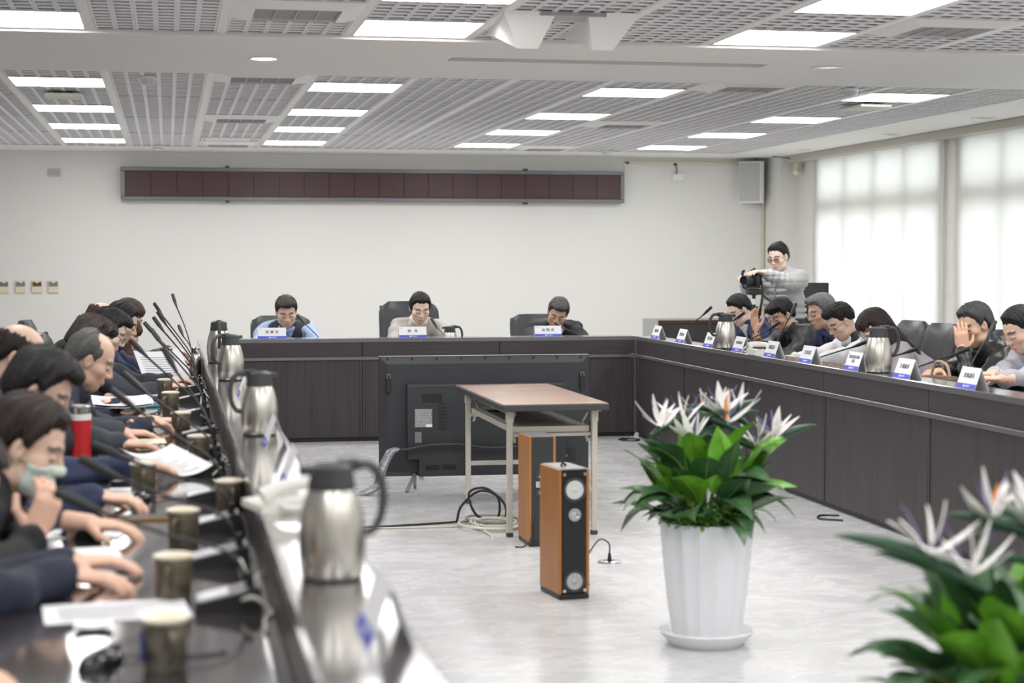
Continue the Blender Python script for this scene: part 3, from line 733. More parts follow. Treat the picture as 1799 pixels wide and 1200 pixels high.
def plant(label, loc, seed, flowers):
    rn = random.Random(seed)
    t = thing('potted_plant', label, 'plant', loc, 0, 'white potted flower arrangements')
    fl = lambda a: 1.012 - .042*abs(math.sin(a*8+.3))
    pr = [(.001, .03), (.122, .03), (.126, .035), (.145, .16), (.158, .28), (.167, .38), (.172, .445), (.170, .452), (.163, .452), (.160, .40), (.001, .40)]
    MB().lathe(pr, 112, mod=fl).build('pot', M_pot, t, 25)
    MB().lathe([(.001, .0), (.135, .0), (.142, .01), (.165, .035), (.172, .05), (.168, .054), (.16, .046), (.14, .026), (.001, .024)], 48).build('saucer', mat('white_saucer', (.76, .76, .77), .3), t)
    # short trimmed greenery round the rim
    g = MB()
    for i in range(1500):
        a = rn.uniform(0, 2*PI); r = .174*rn.random()**.4; zz = .447 + rn.uniform(0, .05)
        s = rn.uniform(.010, .018); mx = Matrix.Translation((r*math.cos(a), r*math.sin(a), zz)) @ Matrix.Rotation(rn.uniform(0, 6.3), 4, 'Z') @ Matrix.Rotation(rn.uniform(-1, 1), 4, 'X')
        g.cur = int(rn.random() < .4)
        g.add([(0, 0, 0), (s*.6, s*.7, .003), (0, s*1.6, 0), (-s*.6, s*.7, .003)], [(0, 1, 2, 3)], mx)
    o = g.build('moss_filler', [mat('moss_green', (.07, .22, .035), .6), mat('bright_moss_green', (.16, .36, .05), .6)], t, 0); o['kind'] = 'stuff'
    for i in range(74):
        a = 2*PI*i*.382 + rn.uniform(-.25, .25); lvl = i/74
        base = (.055*math.cos(a)*rn.uniform(.3, 1.6), .055*math.sin(a)*rn.uniform(.3, 1.6))
        tilt = [.98, .78, .48, .24][min(3, int(lvl*4))] + rn.uniform(-.16, .16)
        hgt = .43 + [.04, .09, .15, .21][min(3, int(lvl*4))]*rn.uniform(.6, 1.1)
        rad = .04 + .07*rn.random()
        st = (base[0], base[1], .42); kn = (base[0]+rad*math.cos(a), base[1]+rad*math.sin(a), hgt)
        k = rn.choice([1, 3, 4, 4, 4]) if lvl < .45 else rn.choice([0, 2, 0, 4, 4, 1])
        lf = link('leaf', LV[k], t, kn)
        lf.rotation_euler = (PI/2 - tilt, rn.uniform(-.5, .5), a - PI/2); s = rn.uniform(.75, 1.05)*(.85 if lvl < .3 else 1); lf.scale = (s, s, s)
        MB().tube([st, ((st[0]*.6+kn[0]*.4), (st[1]*.6+kn[1]*.4), (st[2]+kn[2])/2+.01), kn], .0035, 5, smooth=2).build('stalk', M_stem, t)
    for (fx, fy, fz, fa) in flowers:
        MB().tube([(fx*.3, fy*.3, .42), (fx*.7, fy*.7, fz*.7+.13), (fx, fy, fz)], .005, 6, smooth=4).build('flower_stem', M_spathe, t)
        f = link('flower', SP, t, (fx, fy, fz), fa); f.rotation_euler = (.25, 0, fa); f.scale = (1.22, 1.22, 1.22)
        for q in range(8):
            p = link('petal', PT[2] if q in (2, 5) else PT[q % 2], f, (rn.uniform(-.006, .006), .012+.006*(q % 3), .004))
            p.rotation_euler = (-.95+.28*q+rn.uniform(-.1, .1), rn.uniform(-.45, .45), rn.uniform(-.5, .5))
        if rn.random() < .4: s_ = link('stamen', OS, f, (0, .02, .004)); s_.rotation_euler = (rn.uniform(-.5, .2), .2, 0)
    return t
plant('white fluted pot of white bird-of-paradise flowers standing on its saucer', (1.925, 6.16, 0), 4,
      [(-.20, -.02, .79, -1.2), (-.10, .02, .80, -1.7), (-.09, -.06, .74, -1.0), (.05, .02, .83, -1.1), (.09, -.02, .80, 1.2), (.15, .05, .82, 1.5), (.19, -.05, .72, 1.4), (.24, .0, .74, -1.3), (.0, .08, .80, -1.9)])
plant('white bird-of-paradise plant cropped by the bottom right corner', (1.76, 3.45, 0), 11,
      [(-.20, -.06, .78, 1.25), (-.13, -.1, .74, 1.0), (.05, .02, .83, -1.1), (.1, .05, .80, 1.2), (.18, .0, .72, 1.4), (-.02, .1, .82, -1.4)])

# ------------------------------------------------------------------ vacuum jugs
def jug(label, loc, rz, s=1.0):
    t = thing('vacuum_jug', label, 'vacuum jug', loc, rz, 'steel vacuum jugs')
    def S(p): return [(r*s, z*s) for r, z in p]
    MB().lathe(S([(.001, .004), (.056, .004), (.060, .012), (.0635, .05), (.063, .085), (.058, .125), (.050, .155), (.044, .170)]), 40,
               mod=lambda a: 1 + .008*math.sin(a*16)).build('body', M_steel, t, 40)
    MB().lathe(S([(.001, 0), (.057, 0), (.0575, .006), (.05, .007)]), 32).build('base_ring', M_black, t)
    m = MB().lathe(S([(.0445, .168), (.0455, .175), (.0415, .195), (.042, .212), (.03, .219), (.001, .221)]), 32)
    m.build('collar', M_dark, t)
    MB().prism([(-.02*s, .035*s), (.02*s, .035*s), (.007*s, .062*s), (-.007*s, .062*s)], .198*s, .214*s).build('spout', M_dark, t, 20)
    h = MB().tube([(0, -.036*s, .208*s), (0, -.075*s, .212*s), (0, -.098*s, .175*s), (0, -.098*s, .125*s), (0, -.082*s, .09*s), (0, -.06*s, .082*s)], [.009*s, .009*s, .008*s], 8, smooth=5)
    h.build('handle', M_dark, t)
    MB().box(-.012*s, .012*s, -.055*s, -.01*s, .214*s, .226*s, .004).build('thumb_lever', M_dark, t)
    return t
H = math.radians
jug('large blurred steel vacuum jug nearest the camera on the left ledge', (.30, 3.32, LEDGE), H(98), 1.0)
jug('steel vacuum jug beside the name card halfway down the left ledge, handle left', (.305, 6.12, LEDGE), H(-82), 1.0)
jug('steel vacuum jug second from the far end of the left ledge', (.305, 8.95, LEDGE), H(-60), 1.05)
jug('steel vacuum jug at the far end of the left ledge', (.29, 10.5, LEDGE), H(0), 1.12)
jug('small steel vacuum jug beside the woman on the back counter', (2.2, 13.88, DESK), H(95), 1.0)
jug('steel vacuum jug on the right ledge in front of the man in the navy blazer', (3.72, 11.50, LEDGE), H(-95), 1.1)
jug('steel vacuum jug on the right ledge in front of the long-haired woman', (3.735, 8.90, LEDGE), H(88), 1.12)

# ------------------------------------------------------------------ name cards
M_blue = mat('royal_blue_print', (.075, .10, .62), .5)
M_ink = mat('black_ink', (.02, .02, .025), .6)
CARD_A = math.atan2(.1, .036)
def card(label, loc, rz, text, wd=.195, size=.030, lines=None):
    t = thing('name_card', label, 'name card', loc, rz, 'folded name cards')
    hh_, dd = .1, .036; w2 = wd/2
    m = MB()
    for s in (-1, 1):
        m.add([(-w2, s*dd, 0), (w2, s*dd, 0), (w2, 0, hh_), (-w2, 0, hh_), (-w2, s*(dd-.002), 0), (w2, s*(dd-.002), 0), (w2, 0, hh_-.004), (-w2, 0, hh_-.004)],
              [(0, 1, 2, 3), (7, 6, 5, 4), (0, 4, 5, 1), (1, 5, 6, 2), (2, 6, 7, 3), (3, 7, 4, 0)])
    m.build('card', M_paper, t, 0)
    n_ = Vector((0, -math.sin(CARD_A), math.cos(CARD_A))); up = Vector((0, math.cos(CARD_A), math.sin(CARD_A)))
    L = math.hypot(hh_, dd)
    for side in (0, 1):
        R_ = rotz(PI*side)
        def put(name, me, x, v, mt, off=.0008):
            me.materials.clear(); me.materials.append(mt)
            o = link(name, me, t)
            p = R_ @ (Vector((x, -dd, 0)) + up*v + n_*off); o.location = p
            o.rotation_euler = (CARD_A, 0, PI*side); return o
        put('blue_band', MB().box(-w2, w2, .001, .026, 0, .0006).mesh('band', M_blue, 0), 0, 0, M_blue, .0003)
        lg = MB().lathe([(.001, 0), (.0065, 0), (.0065, .0006), (.001, .0006)], 14).mesh('emblem', M_paper, 0)
        put('emblem', lg, -.022, .0135, M_paper, .001)
        put('small_lettering', text_mesh('南投縣政府', .0105, .0003), .012, .0135, M_paper, .0012)
        put('corner_mark', MB().box(-.012, .012, -.004, .004, 0, .0004).mesh('mark', M_paper, 0), -w2+.02, L-.014, mat('pale_blue_print', (.6, .63, .85), .6), .0004)
        for q, ln in enumerate((lines or ([text] if text else [])) if side == 0 else []):
            put('lettering', text_mesh(ln, size, .0003, .0), 0, .064 - (q-(len(lines or [text])-1)/2)*size*1.15, M_ink, .0008)
    return t
card('white name card reading 秘書長 in front of the man in the grey vest', (.78, 13.665, LEDGE), 0, '秘 書 長', .235, .031).scale = (.92, .85, .85)
card('white name card reading 縣長 in front of the woman in beige', (1.87, 13.665, LEDGE), 0, '縣   長', .235, .031).scale = (.92, .85, .85)
card('white name card reading 副縣長 in front of the man in the black suit', (2.95, 13.665, LEDGE), 0, '副 縣 長', .235, .031).scale = (.92, .85, .85)
RC = [(13.10, '消防局長', 'name card in the counter corner, farthest of the right row'), (12.42, '警察局長', 'second name card from the corner on the right ledge'),
      (11.74, '衛生局長', 'third name card from the corner, just beyond the right-hand far jug'), (11.10, '環境保護局長', 'name card between the far jug and the white telephone'),
      (10.46, '稅務局長', 'name card just in front of the white telephone on the right ledge'), (9.83, '文化局長', 'name card before the man with grey hair in a navy jacket'),
      (9.12, None, 'name card with two lines of writing beside the nearer right jug'), (8.44, '計畫處長', 'name card in front of the two empty chairs'),
      (7.70, '政風處長', 'name card in front of the man resting his face on his hand'), (7.00, '', 'name card cut by the right picture edge')]
for y, tx, lb in RC:
    card('white ' + lb, (3.70, y, LEDGE), -PI/2, tx, .2, .028 if tx and len(tx) < 5 else .021, None if tx is not None else ['原住民族行政局', '局長'])
card('white name card seen edge-on next to the large near jug', (.335, 2.78, LEDGE), PI/2, None, .19, .028)
card('white name card seen edge-on in front of the telephone on the left ledge', (.33, 4.75, LEDGE), PI/2, None, .19, .028)
card('white name card seen edge-on beside the third jug from the far end', (.335, 5.75, LEDGE), PI/2, None, .19, .028)
card('white name card seen edge-on behind the middle left jug', (.335, 7.9, LEDGE), PI/2, None, .19, .028)
card('white name card seen edge-on near the far end of the left ledge', (.335, 11.6, LEDGE), PI/2, None, .19, .028)

# ------------------------------------------------------------------ microphones
M_mic = mat('matte_black_metal', (.02, .02, .022), .45)
M_key = mat('pale_key_strip', (.45, .45, .5), .35)
def mic(label, base, tip, face, bow=.03):
    """base on the desk, gooseneck to tip (world coordinates); face = heading of the user"""
    t = thing('microphone', label, 'microphone', base, face, 'gooseneck desk microphones')
    MB().prism([(-.07, 0), (.07, 0), (.07, .022), (-.065, .052)], -.06, .06, 'x', mx=None).build('base_unit', M_black, t, 20)
    MB().add([(-.045, .068, .0245), (.045, .068, .0245), (.045, .0, .0395), (-.045, .0, .0395), (-.045, .068, .022), (.045, .068, .022), (.045, .0, .037), (-.045, .0, .037)],
             [(0, 1, 2, 3), (7, 6, 5, 4), (0, 4, 5, 1), (1, 5, 6, 2), (2, 6, 7, 3), (3, 7, 4, 0)]).build('key_strip', M_key, t, 0)
    v = Matrix.Rotation(-face, 4, 'Z') @ (Vector(tip) - Vector(base))
    s0 = Vector((0, -.045, .045)); d = v - s0; L = d.length
    k = max(.2, 1 - .115/L)
    pts = [s0, s0 + Vector((0, 0, .05)) + d*.1, s0 + d*.45 + Vector((0, -.01, bow)), s0 + d*k + Vector((0, 0, bow*.3))]
    MB().tube(pts, [.0055, .004, .004, .005], 8, smooth=6).build('gooseneck', M_mic, t)
    MB().tube([pts[-1], pts[-1] + (v-pts[-1])*.25, pts[-1] + (v-pts[-1])*.45, v], [.006, .0085, .012, .0115], 10).build('capsule', M_mic, t)
    MB().cyl(pts[0], pts[0]+Vector((0, 0, .03)), .009).build('socket', M_mic, t)
    return t
LM = [((-0.243, 3.900, 0.902), 'leaning low over the nearest mug'), ((-0.217, 4.450, 0.913), 'in front of the man with the pale green mask'), ((-0.209, 5.000, 0.893), 'beside the red tumbler'),
      ((-0.177, 5.600, 1.001), 'before the black-haired man with the blue mask'), ((-0.158, 6.300, 1.009), 'crossing the white booklet'), ((-0.020, 6.800, 1.071), 'standing steeply before the booklet'),
      ((-0.158, 7.700, 1.060), 'before the grey-haired man'), ((-0.081, 8.700, 1.067), 'beside the large white papers'), ((-0.125, 9.600, 1.070), 'pointing left below the highest ones'),
      ((-0.083, 10.300, 1.075), 'third highest in the far cluster'), ((-0.064, 11.000, 1.087), 'second highest in the far cluster'), ((-0.091, 11.900, 1.118), 'long and slanting in the far cluster'),
      ((0.030, 12.900, 1.159), 'tallest in the far cluster, near the back'), ((0.070, 12.500, 0.948), 'shortest, next to the steel bottle')]
for tp, lb in LM:
    Y = tp[1]
    mic('black gooseneck microphone on left desk, ' + lb, (.12, Y-.12 if Y < 7 else Y-.25, DESK), tp, PI/2, .02)
RM = [((4.15, 13.18, 1.04), 13.42, 'tilted right beside the far name cards'), ((4.15, 12.38, 1.02), 12.75, 'in front of the man in the navy blazer'), ((4.15, 11.62, .975), 11.9, 'behind the white telephone'),
      ((4.15, 11.30, 1.11), 11.1, 'upright before the man with the raised hand'), ((4.15, 10.07, .91), 10.45, 'pointing at the nearer jug'), ((4.15, 9.32, .906), 9.75, 'just right of the nearer jug'),
      ((4.15, 8.66, .94), 9.1, 'before the two empty chairs'), ((4.15, 8.38, 1.09), 8.25, 'steep, before the man in leather')]
for tp, by, lb in RM:
    mic('black gooseneck microphone on the right desk, ' + lb, (3.95, by, DESK), tp, -PI/2, .03)
for tp, bx, lb in (((1.01, 14.1, 0.97), 1.186, 'in front of the man in the grey vest'), ((2.084, 14.1, 0.932), 2.183, 'in front of the woman in beige'), ((3.105, 14.1, 0.893), 3.330, 'in front of the man in the black suit')):
    mic('black gooseneck microphone on the back counter, ' + lb, (bx, 13.93, DESK), tp, 0, .03)

# ------------------------------------------------------------------ telephones
M_phone = mat('ivory_phone_plastic', (.74, .74, .70), .35)
def phone(label, loc, rz):
    t = thing('telephone', label, 'telephone', loc, rz, 'ivory desk telephones')
    MB().prism([(-.09, 0), (.10, 0), (.10, .016), (-.07, .040), (-.09, .036)], -.085, .085, 'x').build('base', M_phone, t, 30)
    hs = MB().tube([(-.055, -.085, .052), (-.055, -.04, .066), (-.055, .04, .058), (-.055, .09, .036)], [.024, .017, .016, .024], 10, smooth=4).build('handset', M_phone, t)
    kb = MB().box(.0, .06, -.04, .04, .0, .003).build('keypad', mat('grey_keypad', (.4, .4, .42), .5), t, 0); kb.location = (0, .02, .0275); kb.rotation_euler = (-.14, 0, 0)
    for q in range(12):
        MB().box(.004+.019*(q % 3), .018+.019*(q % 3), -.036+.019*(q//3), -.023+.019*(q//3), .003, .006).build('key', M_white, kb, 0)
    MB().tube([(-.055, -.1, .05), (-.1, -.11, .02), (-.12, -.04, .012), (-.1, .04, .012), (-.09, .05, .02)], .006, 6, smooth=6).build('coiled_cord', M_phone, t)
    return t
phone('ivory desk telephone on the right ledge beside the man with the raised hand', (3.735, 10.75, LEDGE), -PI/2)
phone('ivory desk telephone on the left ledge behind the large jug', (.29, 4.30, LEDGE), PI/2+.25)

# ------------------------------------------------------------------ things on the left desk
M_mug = mat('brown_glazed_mug', (.10, .085, .06), .3, noise=((25, 25, 40), .35))
M_lid = mat('cream_lid', (.68, .62, .48), .4)
def mug(label, loc, rz, blue=False):
    t = thing('lidded_mug', label, 'mug', loc, rz, 'brown lidded mugs')
    MB().lathe([(.001, .002), (.036, .0), (.039, .006), (.041, .088), (.040, .09), (.036, .085), (.034, .01), (.001, .008)], 28).build('cup', mat('blue_patterned_mug', (.12, .11, .09), .25, noise=((30, 30, 30), .8)) if blue else M_mug, t)
    MB().lathe([(.043, .09), (.044, .096), (.03, .100), (.001, .101)], 28).build('lid', M_lid, t)
    MB().tube([(0, .038, .075), (0, .066, .070), (0, .068, .035), (0, .038, .022)], .006, 8, smooth=5).build('handle', M_mug, t)
    if blue:
        for a in (-.5, .5, 1.6): MB().box(-.011, .011, .0405, .0425, .02, .075, .002, mx=rotz(PI+a)).build('blue_motif', mat('cobalt_glaze', (.02, .05, .28), .3), t)
mugs = [((-0.011, 3.198), True, 'with blue pattern nearest the camera'), ((0.006, 3.887), False, 'second from the camera'), ((0.034, 4.606), False, 'third from the camera, behind a grey handle'), ((0.173, 5.195), False, 'near the ivory telephone'),
        ((0.106, 6.561), False, 'before the sheet of paper'), ((-0.083, 5.694), False, 'half hidden behind a thick microphone'), ((0.048, 7.585), False, 'beside the ivory booklet'), ((0.007, 8.769), False, 'next to the white booklet'),
        ((-0.022, 9.728), False, 'behind the mouse and booklet'), ((-0.011, 13.2), False, 'far end by large papers')]
for (q, bl, lb) in mugs:
    mug('brown mug with cream lid on left desk, ' + lb, (q[0], q[1]+.03, DESK), random.uniform(2.6, 3.6) if not bl else PI+.2, bl)
def sheet(label, c, w_, d_, rz, z=DESK, curl=0.0, tilt=0.0, n=1, mt=None, lines=True):
    t = thing('paper_sheet' if n == 1 else 'document', label, 'paper', (c[0], c[1], z), rz)
    th = .0012*n
    fn = lambda u, v: ((u-.5)*w_, (v-.5)*d_, th + .001 + curl*(2*abs(u-.5))**2 + tilt*v)
    m = MB(); m.grid(fn, 10, 6); m.grid(lambda u, v: (fn(u, v)[0], fn(u, v)[1], fn(u, v)[2]-th), 10, 6); m.build('sheet', mt or M_paper, t, 60)
    if lines:
        l = MB()
        for q in range(9):
            v = .12 + .08*q; u1 = random.uniform(.6, .9)
            l.grid(lambda a, b: tuple(Vector(fn(.1+(u1-.1)*a, v+.02*b)) + Vector((0, 0, .0006))), 8, 1)
        l.build('printed_lines', M_print, t, 0)
    return t
sheet('white sheet with blue marks lying before the nearest hand', (-0.113, 3.783), .30, .21, .1)
sheet('small white folded slip in front of the nearest mouse', (-0.153, 3.615), .075, .07, .0, DESK+.004, .006, 0, 3, lines=False)
sheet('white sheet beside the hand with the ring', (-0.225, 4.868), .21, .16, -.2)
sheet('small white note under the nearest fingers', (-0.111, 4.192), .06, .07, .0, DESK+.002, lines=False)
sheet('white page lifted at one side beside the thick microphones', (-0.016, 6.181), .21, .29, .5, DESK+.01, .03, .05)
sheet('large white papers standing curved near the steel bottle', (-0.041, 11.126), .30, .21, .3, DESK+.01, .01, .16, 2)
sheet('white booklet with pink edge held open by the grey-haired man', (-0.227, 8.881), .29, .20, .1, DESK+.02, .012, .03, 10)
sheet('thick ivory booklet under a hand beyond the red tumbler', (-0.145, 7.091), .26, .19, .05, DESK, 0, 0, 22, mat('ivory_paper', (.72, .68, .55), .6))
sheet('white sheet beneath the dark handset on the left desk', (-0.221, 5.763), .24, .17, .0)
sheet('white papers at the far left end of the desk', (-0.129, 9.873), .26, .2, .2, DESK, .004)
sheet('white document before the dark blue sleeve', (-0.119, 6.549), .22, .16, -.1, DESK, .004)
def slab(name, label, cat, c, dims, rz, mt, z=DESK):
    t = thing(name, label, cat, (c[0], c[1], z), rz); w_, d_, h_ = dims
    MB().box(-w_/2, w_/2, -d_/2, d_/2, 0, h_, min(.006, h_*.3), seg=2).build('body', mt, t); return t
t = slab('notebook', 'grey-blue notebook between the two nearest hands', 'notebook', (-0.193, 4.447), (.15, .2, .014), .1, mat('grey_blue_cover', (.22, .25, .33), .5))
MB().box(-.07, .07, -.095, .095, .014, .018).build('pages', M_paper, t, 0)
t = slab('notebook', 'dark blue notebook under the grey-blue one', 'notebook', (-0.177, 4.321), (.17, .22, .010), .05, mat('navy_cover', (.03, .04, .09), .5))
MB().box(-.08, .08, -.1, .1, .002, .0095).build('pages', M_paper, t, 0)
t = slab('tablet', 'teal covered tablet before the far grey-haired man', 'tablet', (-0.149, 9.179), (.18, .24, .012), .1, mat('teal_cover', (.05, .24, .30), .4))
MB().box(-.08, .08, -.11, .11, .012, .013).build('screen', M_black, t, 0)
t = slab('mobile_phone', 'dark mobile phone lying flat beyond the ring hand', 'phone', (-0.270, 5.873), (.08, .16, .011), PI/2-.1, M_black)
MB().box(-.036, .036, -.074, .074, .011, .0118).build('screen', mat('dark_screen_glass', (.008, .008, .012), .12), t, 0)
t = slab('mobile_phone', 'small gold phone standing at the mouse beside the ring hand', 'phone', (-0.071, 5.138), (.07, .14, .009), PI/2, mat('tan_case', (.35, .22, .1), .4))
MB().box(-.03, .03, -.065, .065, .009, .0098).build('screen', M_black, t, 0)
def mouse(label, c, rz):
    t = thing('computer_mouse', label, 'mouse', (c[0], c[1], DESK), rz, 'black computer mice')
    MB().sphere((0, 0, .0), (.031, .055, .034), 20, z0=0.0).build('shell', mat('glossy_black', (.015, .015, .017), .15), t)
    MB().cyl((-.004, .03, .029), (.004, .03, .029), .009, n=10).build('scroll_wheel', M_dark, t)
    MB().box(-.0008, .0008, .01, .054, .02, .034).build('button_seam', M_black, t, 0)
    MB().tube([(0, .054, .01), (.03, .10, .004), (.10, .15, .003), (.13, .2, .003)], .0022, 6, smooth=5).build('cable', M_black, t)
mouse('glossy black mouse at the bottom left beside the blue mug', (-0.126, 3.270), -.7)
mouse('glossy black mouse next to the hand with the ring', (-0.097, 5.495), -.7)
mouse('glossy black mouse beside the white booklet', (-0.077, 8.345), -.7)
t = thing('tumbler', 'red tumbler with white band and steel lid on the left desk', 'tumbler', (-0.325, 6.778, DESK))
MB().lathe([(.001, 0), (.034, 0), (.037, .004), (.038, .145)], 28).build('sleeve', mat('red_lacquer', (.55, .02, .025), .35), t)
MB().lathe([(.038, .145), (.0385, .165), (.037, .167)], 28).build('white_band', M_white, t)
MB().lathe([(.036, .167), (.0365, .195), (.033, .200), (.001, .201)], 28).build('lid', M_steel, t)
t = thing('steel_bottle', 'slim steel bottle at the far end of the left desk', 'bottle', (0.168, 11.413, DESK))
MB().lathe([(.001, 0), (.033, 0), (.035, .004), (.035, .125), (.028, .145), (.024, .15)], 28).build('body', M_steel, t)
MB().lathe([(.025, .15), (.026, .152), (.026, .185), (.02, .19), (.001, .19)], 28).build('cap', M_chrome, t)
# cable tangle along the left ledge
rn = random.Random(5)
for i, Y in enumerate((3.5, 4.4, 5.2, 6.1, 7.0, 8.0, 9.1, 10.2, 11.3, 12.3)):
    pts = []; y = Y
    for k in range(9):
        pts.append((.19 + rn.uniform(-.05, .02), y, DESK + .006 + (rn.random() < .3)*rn.uniform(0, .06))); y += rn.uniform(-.02, .14)
    nm = ['first', 'second', 'third', 'fourth', 'fifth', 'sixth', 'seventh', 'eighth', 'ninth', 'farthest'][i]
    tag(MB().tube(pts, .004, 6, smooth=4).build('desk_cable', M_black if i % 3 else M_phone), 'tangled thin cable against the left ledge, %s from the camera' % nm, 'cable', 'tangled desk cables')
# things on the right desk and ledge
t = thing('handbag', 'small brown leather handbag on the right desk before the empty chairs', 'bag', (4.02, 8.75, DESK), .3)
MB().box(-.06, .06, -.12, .12, 0, .13, .03, seg=3).build('body', mat('brown_leather', (.09, .045, .025), .45), t)
MB().tube([(0, -.08, .12), (0, -.05, .19), (0, .03, .20), (0, .07, .12)], .008, 8, smooth=5).build('strap', mat('tan_leather', (.42, .3, .2), .5), t)
t = thing('paper_cup', 'white paper cup behind the third name card', 'cup', (3.77, 11.82, LEDGE))
MB().lathe([(.001, 0), (.027, 0), (.036, .085), (.038, .087), (.035, .089), (.033, .085), (.025, .004), (.001, .004)], 24).build('cup_wall', M_paper, t)
MB().lathe([(.0335, .06), (.0348, .065)], 24).build('printed_ring', M_print, t)
t = thing('mobile_phone', 'pink mobile phone in front of the man in the green vest', 'phone', (3.98, 9.75, .735), .2)
MB().box(-.04, .04, -.08, .08, 0, .01, .003).build('body', mat('pink_case', (.75, .45, .55), .4), t)
MB().box(-.036, .036, -.074, .074, .01, .0108).build('screen', M_black, t, 0)
